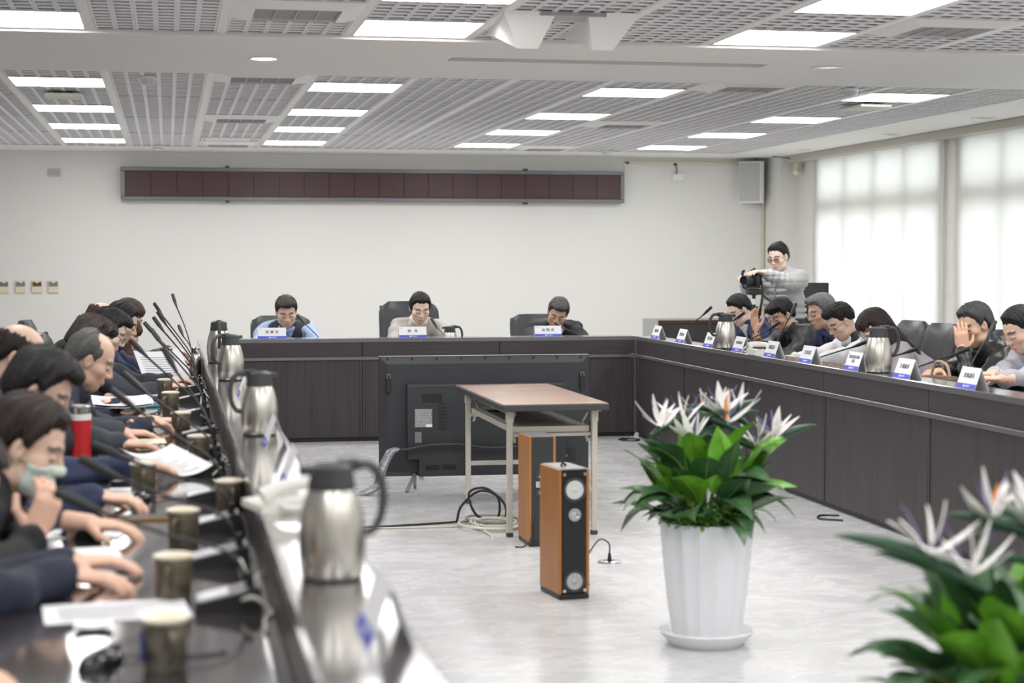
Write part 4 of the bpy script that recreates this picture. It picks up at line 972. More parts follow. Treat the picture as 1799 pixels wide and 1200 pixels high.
# ------------------------------------------------------------------ people: smooth-union distance fields meshed with surface nets
class Field:
    def __init__(s, lo, hi, h):
        s.lo = np.array(lo, np.float32); s.h = h
        n = np.ceil((np.array(hi)-np.array(lo))/h).astype(int)+1
        s.ax = [s.lo[i] + h*np.arange(n[i], dtype=np.float32) for i in range(3)]
        s.D = np.full(n, .2, np.float32)
    def sub(s, lo, hi):
        sl = []
        for i in range(3):
            a = max(0, int((lo[i]-s.lo[i])/s.h)); b = min(len(s.ax[i]), int((hi[i]-s.lo[i])/s.h)+2)
            if b <= a: return None, None
            sl.append(slice(a, b))
        P = [s.ax[0][sl[0]][:, None, None], s.ax[1][sl[1]][None, :, None], s.ax[2][sl[2]][None, None, :]]
        return tuple(sl), P
    def put(s, sl, d, k, cut=False):
        A = s.D[sl]
        if cut: a, b, sg = -A, d, -1
        else: a, b, sg = A, d, 1
        if k > 0:
            h = np.maximum(k - np.abs(a-b), 0)/k; s.D[sl] = sg*(np.minimum(a, b) - h*h*k*.25)
        else: s.D[sl] = sg*np.minimum(a, b)
    def cap(s, a, b, r0, r1=None, k=.02, cut=False, sx=1.0, ridge=None):
        a, b = np.array(a, float), np.array(b, float); r1 = r0 if r1 is None else r1
        m = max(r0, r1)*max(1, sx) + k + 3*s.h
        sl, P = s.sub(np.minimum(a, b)-m, np.maximum(a, b)+m)
        if sl is None: return s
        ab = b-a; L2 = max(1e-9, ab@ab)
        q = [P[i]-a[i] for i in range(3)]
        if sx != 1.0: q[0] = q[0]/sx
        t = np.clip((q[0]*ab[0]+q[1]*ab[1]+q[2]*ab[2])/L2, 0, 1)
        d = np.sqrt((q[0]-ab[0]*t)**2 + (q[1]-ab[1]*t)**2 + (q[2]-ab[2]*t)**2) - (r0+(r1-r0)*t)
        if ridge: d = d - ridge[1]*(np.abs(np.sin(PI*t*math.sqrt(L2)/ridge[0]))**.5 - .5)
        s.put(sl, d, k, cut); return s
    def ell(s, c, r, k=.02, R=None, cut=False):
        c = np.array(c, float); r = np.array(r, float); m = r.max() + k + 3*s.h
        sl, P = s.sub(c-m, c+m)
        if sl is None: return s
        q = [P[i]-c[i] for i in range(3)]
        if R is not None: q = [q[0]*R[0, i]+q[1]*R[1, i]+q[2]*R[2, i] for i in range(3)]
        u = np.sqrt((q[0]/r[0])**2+(q[1]/r[1])**2+(q[2]/r[2])**2)
        g = np.sqrt((q[0]/r[0]**2)**2+(q[1]/r[1]**2)**2+(q[2]/r[2]**2)**2)+1e-6
        s.put(sl, u*(u-1)/g, k, cut); return s
    def torus(s, c, n, R0, r, k=.005):
        c = np.array(c, float); n = np.array(n, float)/np.linalg.norm(n); m = R0+r+k+3*s.h
        sl, P = s.sub(c-m, c+m)
        if sl is None: return s
        q = [P[i]-c[i] for i in range(3)]; z = q[0]*n[0]+q[1]*n[1]+q[2]*n[2]
        rr = np.sqrt(np.maximum(0, q[0]**2+q[1]**2+q[2]**2 - z*z))
        s.put(sl, np.sqrt((rr-R0)**2 + (z*.55)**2) - r, k); return s
    def full(s): return s.ax[0][:, None, None], s.ax[1][None, :, None], s.ax[2][None, None, :]
    def wrinkle(s, amp, freq, seed):
        r = np.random.default_rng(seed); X, Y, Z = s.full(); acc = 0
        for i in range(4):
            v = r.normal(size=3); v = v/np.linalg.norm(v)*freq*r.uniform(.6, 1.5); w2 = r.normal(size=3)*freq*.35
            acc = acc + np.sin(v[0]*X+v[1]*Y+v[2]*Z + 1.5*np.sin(w2[0]*X+w2[1]*Y+w2[2]*Z) + r.uniform(0, 6))
        s.D += (amp*acc/2).astype(np.float32); return s
    def mesh(s):
        D = s.D.copy()
        for ax in range(3):
            sl = [slice(None)]*3
            for e in (0, -1): sl[ax] = e; D[tuple(sl)] = np.maximum(D[tuple(sl)], .01); sl = [slice(None)]*3
        S = D < 0; n = np.array(D.shape)
        cnt = np.zeros(n-1, np.int8)
        for i in (0, 1):
            for j in (0, 1):
                for k in (0, 1): cnt += S[i:n[0]-1+i, j:n[1]-1+j, k:n[2]-1+k]
        act = np.argwhere((cnt > 0) & (cnt < 8)); N = len(act)
        idx = np.full(n-1, -1, np.int32); idx[tuple(act.T)] = np.arange(N)
        off = np.array([(i, j, k) for i in (0, 1) for j in (0, 1) for k in (0, 1)])
        val = np.stack([D[act[:, 0]+o[0], act[:, 1]+o[1], act[:, 2]+o[2]] for o in off], 1)
        acc = np.zeros((N, 3)); num = np.zeros(N)
        for a in range(8):
            for b in range(a+1, 8):
                if np.abs(off[a]-off[b]).sum() != 1: continue
                va, vb = val[:, a], val[:, b]; m = (va < 0) != (vb < 0)
                t = np.where(m, va/np.where(m, va-vb, 1), 0)
                acc += m[:, None]*(off[a]+(off[b]-off[a])*t[:, None]); num += m
        V = s.lo + s.h*(act + acc/num[:, None])
        F = []
        for ax in range(3):
            o = [0, 0, 0]; o[ax] = 1
            A = S[:n[0]-o[0], :n[1]-o[1], :n[2]-o[2]]; B = S[o[0]:, o[1]:, o[2]:]
            e = np.argwhere(A != B); u, w_ = (ax+1) % 3, (ax+2) % 3
            e = e[(e[:, u] > 0) & (e[:, w_] > 0) & (e[:, u] < n[u]-1) & (e[:, w_] < n[w_]-1)]
            du = np.zeros(3, int); du[u] = 1; dw = np.zeros(3, int); dw[w_] = 1
            q = np.stack([idx[tuple((e-du-dw).T)], idx[tuple((e-dw).T)], idx[tuple(e.T)], idx[tuple((e-du).T)]], 1)
            ins = A[tuple(e.T)]; q[~ins] = q[~ins][:, ::-1]; F.append(q)
        return V, np.concatenate(F)

def np_obj(name, pieces, mats, parent, cols=None):
    vs, fs, mi, o = [], [], [], 0
    for q in pieces:
        V, F = q[0], q[1]; vs.append(V); fs.append(F+o); mi.append(np.full(len(F), q[2] if len(q) > 2 else 0)); o += len(V)
    V = np.concatenate(vs); F = np.concatenate(fs); M_ = np.concatenate(mi)
    me = bpy.data.meshes.new(name); me.from_pydata(V.tolist(), [], F.tolist())
    for m in (mats if isinstance(mats, list) else [mats]): me.materials.append(m)
    me.polygons.foreach_set('material_index', M_.astype(np.int32)); me.polygons.foreach_set('use_smooth', np.ones(len(F), bool))
    if cols is not None:
        a = me.color_attributes.new('Col', 'FLOAT_COLOR', 'POINT')
        c = np.ones((len(V), 4), np.float32); c[:, :3] = np.concatenate(cols); a.data.foreach_set('color', c.ravel())
    me.update(); return link(name, me, parent)

M_skin = vcol_mat('skin', 0.48, 0.12)
def R_x(a): c, s = math.cos(a), math.sin(a); return np.array([[1, 0, 0], [0, c, -s], [0, s, c]])
def R_y(a): c, s = math.cos(a), math.sin(a); return np.array([[c, 0, s], [0, 1, 0], [-s, 0, c]])
def R_z(a): c, s = math.cos(a), math.sin(a); return np.array([[c, -s, 0], [s, c, 0], [0, 0, 1]])

def head_field(nk, fem, fat):
    """head-local: y forward, z up; nk = neck base in head coordinates"""
    lo = np.minimum([-.105, -.135, -.14], nk-.07); hi = np.maximum([.105, .135, .14], nk+.07)
    f = Field(lo, hi, .0042); w_ = 1 + .10*fat
    f.ell((0, -.012, .035), (.075, .094, .083), 0)
    f.ell((0, .026, -.042), (.060*w_, .062, .080), .03)
    f.ell((0, .056, -.096), (.026*w_, .022, .022), .03)
    for s in (-1, 1):
        f.ell((s*.045*w_, .046, -.022), (.024, .028, .024), .02)
        f.ell((s*.044*w_, .012, -.075), (.022, .035, .022), .025)
    f.ell((0, .072, .026), (.052, .016, .012), .015)
    for s in (-1, 1): f.ell((s*.031, .103, .004), (.019, .017, .013), .012, cut=True)
    for s in (-1, 1): f.ell((s*.031, .073, .003), (.0145, .0135, .0125), .004)
    f.cap((0, .084, .012), (0, .103, -.026), .0075, .0115, .013)
    for s in (-1, 1): f.ell((s*.011, .093, -.030), (.009, .011, .008), .008)
    f.ell((0, .086, -.060), (.024, .011, .0065), .006); f.ell((0, .084, -.070), (.020, .011, .007), .006)
    f.cap((-.018, .098, -.065), (.018, .098, -.065), .0035, .0035, .004, cut=True)
    for s in (-1, 1):
        f.ell((s*.079, -.006, -.004), (.009, .019, .031), .006, R_z(s*.35)); f.ell((s*.086, .002, .0), (.006, .008, .014), .004, cut=True)
    rn_ = .046 if fem else .055
    f.cap((0, -.028, -.045), tuple(nk), rn_, rn_+.006, .03)
    return f

def skin_cols(V, base, brow, red=1.0, stub=0.0):
    base = np.array(base); c = np.tile(base, (len(V), 1)).astype(np.float32)
    x, y, z = V[:, 0], V[:, 1], V[:, 2]; ax_ = np.abs(x)
    def blend(mask, col, amt=1.0):
        m = np.clip(mask, 0, 1)[:, None]*amt; c[:] = c*(1-m) + np.array(col)*m
    g = lambda cx, cy, cz, rx, ry, rz_: np.exp(-(((ax_-cx)/rx)**2+((y-cy)/ry)**2+((z-cz)/rz_)**2))
    blend(g(.045, .06, -.03, .02, .04, .02), base*np.array([1.05, .82, .78]), .5*red)
    blend(g(0, .105, -.03, .013, .02, .014), base*np.array([1.05, .82, .78]), .5*red)
    if stub: blend(g(0, .07, -.085, .05, .05, .03), base*.62, stub)
    front = (y > .05)
    blend((g(0, .095, -.065, .021, .03, .009)*1.6)*front, base*np.array([.95, .58, .55]), .85)
    bz = .024 + .006*np.sin(np.clip((ax_-.012)/.04, 0, 1)*PI)
    blend((np.exp(-((z-bz-.002)/.0052)**2)*(ax_ > .012)*(ax_ < .052)*(y > .045))*1.5, brow, .9)
    blend((np.exp(-((z+.0045)/.0032)**2)*(np.abs(ax_-.031) < .0155)*(y > .06))*1.3, (.03, .02, .018), .9)
    return c

def hair_field(st, dn):
    """dn = straight-down direction in head coordinates"""
    t = st.get('t', .014); kind = st['style']; long_ = kind in ('long', 'bob')
    ext = .34 if kind == 'long' else (.2 if kind == 'bob' else .03)
    end = dn*ext
    lo = np.minimum([-.12, -.15, -.12], end-.12); hi = np.maximum([.12, .14, .16], end+.10)
    f = Field(lo, hi, .0048)
    f.ell((0, -.012, .035), (.075, .094, .083), 0)
    f.ell((0, -.045, -.015), (.066, .056, .078), .03)
    X, Y, Z = f.full(); y = Y+0*X+0*Z; z = Z+0*X+0*Y; x = np.abs(X+0*Y+0*Z)
    low = {'fringe': .05, 'bob': .05, 'long': .05}.get(kind, .076)
    nape = st.get('nape', -.072); sb = -.012 if not st.get('fade') else .012
    hl = np.interp(y.ravel(), [-.14, -.085, -.04, -.014, .010, .024, .040, .060, .13], [nape, nape, nape*.35, .020, sb, .022, .052, low, low]).reshape(y.shape).astype(np.float32)
    hl = hl + .016*np.clip((x-.028)/.02, 0, 1)*np.clip((y-.045)/.02, 0, 1)*(low > .06)
    ss = np.clip((z-hl)/(.05 if st.get('fade') else .032), 0, 1); ss = ss*ss*(3-2*ss)
    topk = 1 + .35*np.clip((z-.05)/.06, 0, 1)
    f.D = f.D - (t*ss*topk + .0012)
    if kind == 'parted':
        f.ell((.022, .052, .102), (.052, .040, .020), .03); f.ell((-.03, .045, .100), (.034, .040, .019), .03)
    if kind == 'swept':
        f.ell((.02, .066, .082), (.050, .030, .024), .025); f.ell((-.028, .056, .096), (.036, .036, .020), .03); f.ell((.052, .05, .052), (.02, .03, .026), .02)
    if kind == 'fringe': f.ell((0, .066, .064), (.066, .036, .044), .02)
    if kind == 'spiky': f.ell((0, .042, .104), (.056, .052, .030), .03)
    if kind == 'full': f.ell((0, .035, .092), (.068, .066, .040), .03)
    f.D = np.maximum(f.D, (hl - z)*.85*(1 if kind not in ('swept', 'fringe', 'bob', 'long') else 1) - (.03 if kind in ('swept', 'fringe') else 0)*np.clip((y-.03)/.03, 0, 1))
    if kind in ('bald', 'balding'):
        if kind == 'bald': f.ell((0, .0, .118), (.070, .125, .088), .03, cut=True)
        else: f.ell((0, .055, .105), (.084, .080, .066), .03, cut=True)
    if long_:
        for s in (-1, 1):
            a = np.array((s*.062, .0, .01)); f.cap(a, a+dn*ext*.9+np.array((s*.012, .012, 0)), .034, .042, .03)
        a = np.array((0, -.055, .0)); f.cap(a, a+dn*ext+np.array((0, -.02, 0)), .066, .062, .04, sx=1.2)
        f.ell((0, .070, .06), (.062, .030, .036), .02)
        f.ell((0, .094, -.04), (.052, .05, .075), .008, cut=True)
    if kind == 'bun': f.ell((-.0, -.068, .106), (.028, .028, .024), .012)
    if kind == 'tied':
        f.ell((0, -.10, .0), (.035, .03, .04), .02)
        for sd in (-1, 1): f.ell((sd*.074, -.015, .012), (.014, .038, .042), .012)
    r = np.random.default_rng(int(st.get('seed', 1))); amp = st.get('amp', .0022)
    ph = np.arctan2(X, -Y+.02)
    f.D += (amp*(np.sin(ph*26 + 25*Z + 2*np.sin(40*Z+9*ph)) + .7*np.sin(ph*41 + 60*Z + r.uniform(0, 6)))).astype(np.float32)
    if kind == 'spiky': f.D += (.004*np.sin(210*X+3*np.sin(90*Y))*np.sin(190*Y+2)*(Z > .05)).astype(np.float32)
    return f

HANDS = {}
def hand_mesh(curl, spread=.0, thumb=.4):
    key = (curl, spread, thumb)
    if key in HANDS: return HANDS[key]
    f = Field((-.085, -.075, -.11), (.075, .20, .045), .0034)      # thumb on +x... mirrored for the other hand
    f.cap((0, -.06, 0), (0, .0, 0), .027, .024, .01, sx=1.12)
    f.ell((0, .045, .0), (.041, .055, .015), .012); f.ell((.014, .02, -.006), (.022, .03, .016), .01); f.ell((0, .075, .0), (.040, .022, .013), .008)
    for i, (x, L) in enumerate(((.029, .066), (.0095, .074), (-.0105, .069), (-.029, .055))):
        a = np.array((x, .085-.006*(i == 3)-.002*(i == 0), .001)); sp = (x)*spread*8; ang = -.12-curl*.25
        for q, fr in enumerate((.45, .31, .24)):
            ang -= curl*(.55 if q else .25)
            d = np.array((math.sin(sp), math.cos(ang)*math.cos(sp), math.sin(ang))); b = a + d*L*fr
            f.cap(a, b,   .0098-.0006*q, .0092-.0007*q, .004); a = b
    a = np.array((.032, .012, -.006)); b = a+np.array((.024+.012*thumb, .028, -.010-.012*curl)); c = b+np.array((.006*(1-curl)+.004, .030, -.008-.010*curl))
    f.cap(a, b, .0135, .011, .010); f.cap(b, c, .0105, .0085, .005)
    HANDS[key] = f.mesh(); return HANDS[key]
def unit(v): v = np.array(v, float); return v/max(1e-9, np.linalg.norm(v))

def tube_np(pts, r, n=6, smooth=0):
    m = MB().tube(pts, r, n, smooth=smooth); tri = [f for f in m.f if len(f) == 4]
    return np.array(m.v), np.array(tri)

M_glass = mat('spectacle_lens', (.85, .88, .9), .05, trans=.9, alpha=.35)
LEGS = {}
def legs(parent, hipz, trouser, female, dy):
    key = (trouser, 0)
    if key not in LEGS:
        f = Field((-.30, -.22, .08), (.30, .55, .66), .016)
        f.cap((-.07, 0, .535), (.07, 0, .535), .115, .115, .03)
        for s in (-1, 1):
            f.cap((s*.085, .0, .52), (s*.11, .42, .515), .085, .062, .03); f.cap((s*.11, .42, .515), (s*.12, .40, .12), .060, .05, .02)
        g = Field((-.2, .30, -.01), (.2, .62, .16), .01)
        for s in (-1, 1):
            g.cap((s*.12, .39, .05), (s*.13, .54, .035), .042, .036, .02); g.cap((s*.12, .40, .05), (s*.12, .40, .13), .04, .036, .02)
        X, Y, Z = g.full(); g.D = np.maximum(g.D, (.004-Z)+0*X+0*Y)
        a = np_obj('trousers', [f.mesh()], trouser, parent); b = np_obj('shoes', [g.mesh()], M_black, parent)
        LEGS[key] = (a.data, b.data)
    else:
        for nm, me in zip(('trousers', 'shoes'), LEGS[key]): link(nm, me, parent)

def person(label, head, face, pitch=.5, yaw=0, roll=0, hair=None, skin=(.60, .37, .25), cloth=None, hands=(), glasses=None, mask=None,
           fem=0, fat=0, stand=False, seed=1, chair_label=None, chair_hi=.96, lean=None, wrists=None, headscale=1.0, stub=.15, seatdrop=0.0):
    cloth = cloth or {}; fwd = np.array((-math.sin(face), math.cos(face))); rgt = np.array((math.cos(face), math.sin(face)))
    Rh = R_z(yaw) @ R_y(roll) @ R_x(-pitch)
    hz = head[2]; hip = np.array((0, 0, .56 if not stand else .88)); TL = .47 if not fem else .44
    dnk = .5*(Rh @ np.array((0, -.035, -.145))) + .5*np.array((0, -.075, -.13)); nz = hz + dnk[2]
    dz = nz-hip[2]
    ny = math.sqrt(max(.0009, TL*TL-dz*dz)) if lean is None else lean
    ny = min(ny, .40); nb = np.array((0, ny, nz)); hc = nb - dnk
    loc = np.array(head[:2]) - fwd*hc[1] - rgt*hc[0]
    t = thing('person', label, 'person', (loc[0], loc[1], 0), face)
    def L_(P): d = np.array(P[:2])-loc; return np.array((d@rgt, d@fwd, P[2]))
    s = unit(nb-hip); fr = np.array((0, s[2], -s[1])); sw = .165 if fem else .185
    # ---- arms
    arms = []
    for side in (-1, 1):
        S = nb - s*.065 + np.array((side*sw, 0, 0)) + fr*.012
        W, opt = None, {}
        for h in hands:
            if h[0] == side: W = L_(h[1]); opt = h[2] if len(h) > 2 else {}
        if W is None:
            W = np.array((side*.17, nb[1]+.22, DESK+.035)) if not stand else np.array((side*.25, .05, .85)); opt = {}
        u1, u2 = .285, .255; v = W-S; d = np.linalg.norm(v)
        if d > (u1+u2)*.985: W = S + v/d*(u1+u2)*.985; v = W-S; d = np.linalg.norm(v)
        a = (u1*u1-u2*u2+d*d)/(2*d); hgt = math.sqrt(max(0, u1*u1-a*a)); e = v/d
        pole = np.array(opt.get('pole', (side*.8, -.45, -.7))); pole = unit(pole - e*(pole@e)); E_ = S + e*a + pole*hgt
        arms.append((side, S, E_, W, opt))
    # ---- body (skin): head with neck, and both hands
    pieces, cols = [], []
    nkl = Rh.T @ (nb - s*.03 - hc)/headscale
    f = head_field(nkl, fem, fat); V, F = f.mesh(); hcol = hair['col'] if hair else (.02, .02, .02)
    cols.append(skin_cols(V, skin, np.array(hcol)*.8+.01 if not hair.get('grey') else (.08, .07, .065), 1.0, stub*(1-fem)))
    pieces.append((V @ Rh.T*headscale + hc, F))
    for side, S, E_, W, opt in arms:
        fa = unit(W-E_); hd = unit(opt.get('dir', (fa[0]*.6, fa[1], min(fa[2], 0)*.35)))
        up = np.array(opt.get('up', (0, 0, 1.0))); X = unit(np.cross(hd, up)); Z = np.cross(X, hd)
        V, F = hand_mesh(opt.get('curl', .35), opt.get('spread', .15), opt.get('thumb', .4))
        mir = side > 0
        Vm = V.copy()
        if mir: Vm[:, 0] *= -1; F = F[:, ::-1]
        Vw = Vm[:, :1]*X + Vm[:, 1:2]*hd + Vm[:, 2:]*Z + W
        pieces.append((Vw, F)); c = np.tile(np.array(skin, np.float32)*np.array((1.02, .93, .9)), (len(V), 1)); cols.append(c)
        # bare forearm core continuing into the sleeve
        V2, F2 = tube_np([tuple(E_), tuple(E_+(W-E_)*.5), tuple(W-hd*.03)], [.026, .030, .025], 10); pieces.append((V2, F2)); cols.append(np.tile(np.array(skin, np.float32), (len(V2), 1)))
    # slim torso and upper arms under the clothes join head, arms and hands into one figure
    for pts, rr in [([hip, (hip+nb)/2, nb-s*.02], [.075, .08, .05])] + [([nb-s*.05, S-np.array((sd*.03, 0, 0)), S+(E_-S)*.5, E_+(W-E_)*.08], [.04, .045, .038, .026]) for sd, S, E_, W, opt in arms]:
        V2, F2 = tube_np([tuple(p) for p in pts], rr, 10, 3); pieces.append((V2, F2)); cols.append(np.tile(np.array(skin, np.float32), (len(V2), 1)))
    np_obj('body', pieces, M_skin, t, cols)
    # ---- hair
    if hair:
        dn = Rh.T @ unit((0, -.95, -1.0) if hair['style'] == 'long' else (0, 0, -1.0)); V, F = hair_field(hair, dn).mesh()
        np_obj('hair', [(V @ Rh.T*headscale + hc, F)], mat('hair_%d_%d_%d' % tuple(int(c*999) for c in hair['col']), hair['col'], .55, spec=.35, noise=((180, 180, 60), .35, 3), bump=((260, 260, 60), .3)), t)
    # ---- clothes
    ys = [p[1] for a in arms for p in a[1:4]]; zs = [p[2] for a in arms for p in a[1:4]]; xs = [p[0] for a in arms for p in a[1:4]]
    lo = (min(min(xs), -.24)-.10, min(-.20, min(ys)-.1), .44 if not stand else .80); hi = (max(max(xs), .24)+.10, max(max(ys), ny)+.14, max(nz+.10, max(zs)+.1))
    grow = cloth.get('grow', 0.0); q = cloth.get('quilt')
    def torso(f, g, arm=True):
        mid = hip + (nb-hip)*.5
        f.cap(hip, hip+(nb-hip)*.30, .112+g+.02*fat, .112+g+.02*fat, .03, sx=1.38, ridge=(q, .02) if q else None)
        f.cap(mid-s*.08, nb-s*.14, .108+g+.015*fat, .104+g-.006*fem, .05, sx=1.42 if not fem else 1.32, ridge=(q, .02) if q else None)
        f.cap(nb-s*.075+np.array((-sw*.8, 0, 0)), nb-s*.075+np.array((sw*.8, 0, 0)), .066+g, .066+g, .06)
        for sd in (-1, 1): f.cap(nb+s*.005, nb-s*.05+np.array((sd*sw*.85, 0, 0)), .052+g*.6, .056+g*.6, .04)
        if fem:
            for sd in (-1, 1): f.ell(nb-s*.19+fr*.075+np.array((sd*.065, 0, 0)), (.06, .05, .06), .04)
        f.cap(nb+s*.02, Rh @ np.array((0, -.02, -.02))*headscale+hc, .060, .058, .012, cut=True)
    def sleeves(f, g):
        for side, S, E_, W, opt in arms:
            fa = unit(W-E_); cut = opt.get('cuff', .028)
            f.cap(S, E_, .064+g, .052+g, .045, ridge=(q, .022) if q else None); f.cap(E_, W-fa*cut, .051+g, .036+g*.7, .03 if not q else .008, ridge=(q, .024) if q else None)
    def collar(f, hgt, r=.066, w_=.011, tilt=.35):
        f.torus(nb + s*hgt + fr*.004, s - fr*tilt*0.3, r, w_, .01)
    def vcut(f, depth, wd):
        X, Y, Z = f.full(); p = [X-nb[0], Y-nb[1], Z-nb[2]]
        tt = -(p[1]*s[1]+p[2]*s[2])+0*X; ff = p[1]*fr[1]+p[2]*fr[2]+0*X
        d = np.maximum(np.maximum(np.abs(X+0*Y+0*Z) - wd*np.clip(1-tt/depth, 0, 1.6), tt-depth), .02-ff)
        f.D = np.maximum(f.D, -d.astype(np.float32))
    def front(f, tt, x):
        for d in np.arange(.26, -.03, -.004):
            p = nb - s*tt + fr*d + np.array((x, 0, 0)); i = np.round((p-f.lo)/f.h).astype(int)
            if (i >= 0).all() and (i < f.D.shape).all() and f.D[tuple(i)] < 0: break
        return p + fr*.003
    def flaps(mt, R0, R1, up_, dn_, tip, name='collar'):
        m = MB(); cN = nb + s*.010
        for sd in (-1, 1):
            def pt(u, v, o=0.0):
                a = PI*u*.93; dr = fr*(-math.cos(a)) + np.array((sd*math.sin(a), 0, 0))
                top = cN + dr*R0 + s*(up_-.012*u); bot = cN + dr*(R1+.012*u*u) - s*(dn_ + tip*max(0, u-.55)**1.5*3)
                mid = (top+bot)/2 + dr*.012
                q = top*(1-v)**2 + mid*2*v*(1-v) + bot*v*v
                return tuple(q + dr*o)
            m.grid(lambda u, v: pt(u, v, .0), 14, 4); m.grid(lambda u, v: pt(u, v, .004), 14, 4)
        m.build(name, mt, t, 60)
    def strip(f, mt, t0, t1, xa, xb, name):
        m = MB()
        for o in (0, .004): m.grid(lambda u, v: tuple(front(f, t0+(t1-t0)*u, xa(u)+(xb(u)-xa(u))*v) + fr*o), 16, 3)
        m.build(name, mt, t, 60)
    h = .0105
    outer = cloth.get('mat'); kind = cloth.get('kind', 'jacket')
    wr = cloth.get('wr', .0085)
    if kind in ('jacket', 'shirt', 'suit'):
        f = Field(lo, hi, h); torso(f, .012+grow); sleeves(f, .008+grow*.6)
        if kind != 'suit': collar(f, cloth.get('ch', .012), .068, cloth.get('cw', .013))
        else: collar(f, -.012, .074, .012)
        if cloth.get('v'): vcut(f, *cloth['v'])
        if q:
            X, Y, Z = f.full(); zz = np.abs((Z/q + .5) % 1 - .5)*q
            f.D += (.014*np.exp(-(zz/.007)**2)*np.clip(1.25-np.abs(X)*2.5, 0, 1) + 0*Y).astype(np.float32)
        f.wrinkle(wr, 42, seed)
        np_obj('jacket' if kind != 'shirt' else 'shirt', [f.mesh()], outer, t)
        if kind == 'suit':
            dp, wd = cloth['v']
            for sd in (-1, 1):
                e0 = lambda u, sd=sd: sd*(wd*(1-u)*.96+.004)
                strip(f, outer, .0, dp, e0, lambda u, sd=sd, e0=e0: e0(u)+sd*(.006+.045*(1-u)**.6*(.5+.5*min(1, u*5))), 'lapel')
            flaps(cloth['under'], .057, .072, .028, .0, .05, 'shirt_collar')
        else:
            if not q: flaps(outer, .063, .086, .024, .004, .06 if not fem else .09)
            t0 = cloth['v'][0] if cloth.get('v') else .03
            strip(f, cloth.get('zip', outer), t0, .30, lambda u: -.006, lambda u: .006, 'zip' if kind == 'jacket' else 'placket')
        if cloth.get('under'):
            f = Field((-.25, -.05+ny-.2, nz-.34), (.25, ny+.2, nz+.10), .0085); torso(f, -.004); collar(f, cloth.get('uch', .016), .060, cloth.get('ucw', .010))
            np_obj('shirt' if not cloth.get('roll') else 'roll_neck', [f.mesh()], cloth['under'], t)
    elif kind == 'vest':
        f = Field(lo, hi, h); torso(f, .002); sleeves(f, .004); collar(f, .014, .066, .012); f.wrinkle(.007, 42, seed)
        np_obj('shirt', [f.mesh()], cloth['under'], t)
        f = Field((-.30, -.22, .42), (.30, ny+.22, nz+.08), .0095); torso(f, .014)
        for side, S, E_, W, opt in arms: f.cap(S+np.array((side*.05, 0, .01)), S+(E_-S)*.8+np.array((side*.05, 0, 0)), .070, .072, .008, cut=True)
        vcut(f, *cloth.get('v', (.22, .075))); np_obj('vest', [f.mesh()], outer, t)
        flaps(cloth['under'], .059, .076, .028, .0, .07, 'shirt_collar')
        dp = cloth.get('v', (.22, .075))[0]
        for q_ in range(3):
            b_ = front(f, dp+.02+.05*q_, 0); MB().cyl(tuple(b_), tuple(b_+fr*.004), .006, n=10).build('button', M_dark, t)
    if cloth.get('cuffs'):
        pc = []
        for side, S, E_, W, opt in arms:
            fa = unit(W-E_); pc.append(tube_np([tuple(W-fa*.05), tuple(W-fa*.012)], [.036, .034], 14))
        np_obj('shirt_cuffs', pc, cloth['cuffs'], t)
    # ---- glasses, mask
    def toW(P): return [tuple(Rh @ np.array(p)*headscale + hc) for p in P]
    if glasses:
        gm = mat('spectacle_frame_%d' % int(glasses.get('col', .03)*1000), (glasses.get('col', .03),)*3, .3, glasses.get('metal', 0)); gr = glasses.get('r', .0016)
        pc = []; ln = []
        for sd in (-1, 1):
            loop = [(sd*.033+.0225*math.copysign(abs(math.cos(a))**.7, math.cos(a)), .101-.010*abs(math.cos(a))*(1 if math.cos(a)*sd > 0 else .2), -.001+.0175*math.copysign(abs(math.sin(a))**.7, math.sin(a))) for a in np.linspace(0, 2*PI, 17)]
            pc.append(tube_np(toW(loop), gr, 6)); ln.append(loop)
            pc.append(tube_np(toW([(sd*.055, .092, .006), (sd*.074, .05, .008), (sd*.083, .0, .012), (sd*.083, -.018, .0)]), gr, 6))
        pc.append(tube_np(toW([(-.011, .101, .002), (0, .104, .005), (.011, .101, .002)]), gr, 6))
        go = np_obj('glasses', pc, gm, t)
        m = MB()
        for loop in ln: m.add(toW(loop[:-1]), [tuple(range(16))])
        m.build('lenses', glasses.get('lens', M_glass), go, 0)
    if mask:
        f = head_field(nkl, fem, fat); f.D -= .005
        X, Y, Z = f.full(); top = -.012 - .012*np.abs(X)/.06
        f.D = np.maximum.reduce([f.D, (Z-top)+0*Y, (-.112-Z)+0*X+0*Y, (.030-Y)+0*X+0*Z]).astype(np.float32)
        g = Field(f.lo, [a[-1] for a in f.ax], f.h); g.D = f.D[:g.D.shape[0], :g.D.shape[1], :g.D.shape[2]]
        V, F = g.mesh(); pc = [(V @ Rh.T*headscale + hc, F)]
        for sd in (-1, 1):
            for zz in (-.025, -.085): pc.append(tube_np(toW([(sd*.060, .035, zz), (sd*.078, .01, zz*.5-.005), (sd*.088, -.018, -.005)]), .0016, 5))
        np_obj('face_mask', pc, mask, t)
    if not stand:
        legs(t, hip[2], cloth.get('trousers', M_trous), fem, ny)
        if chair_label:
            cl = loc - fwd*.03; chair((cl[0], cl[1], 0), face, chair_label, chair_hi)
    t['nb'] = 0; del t['nb']
    return t, (hc, Rh, loc, nb, s, fr)
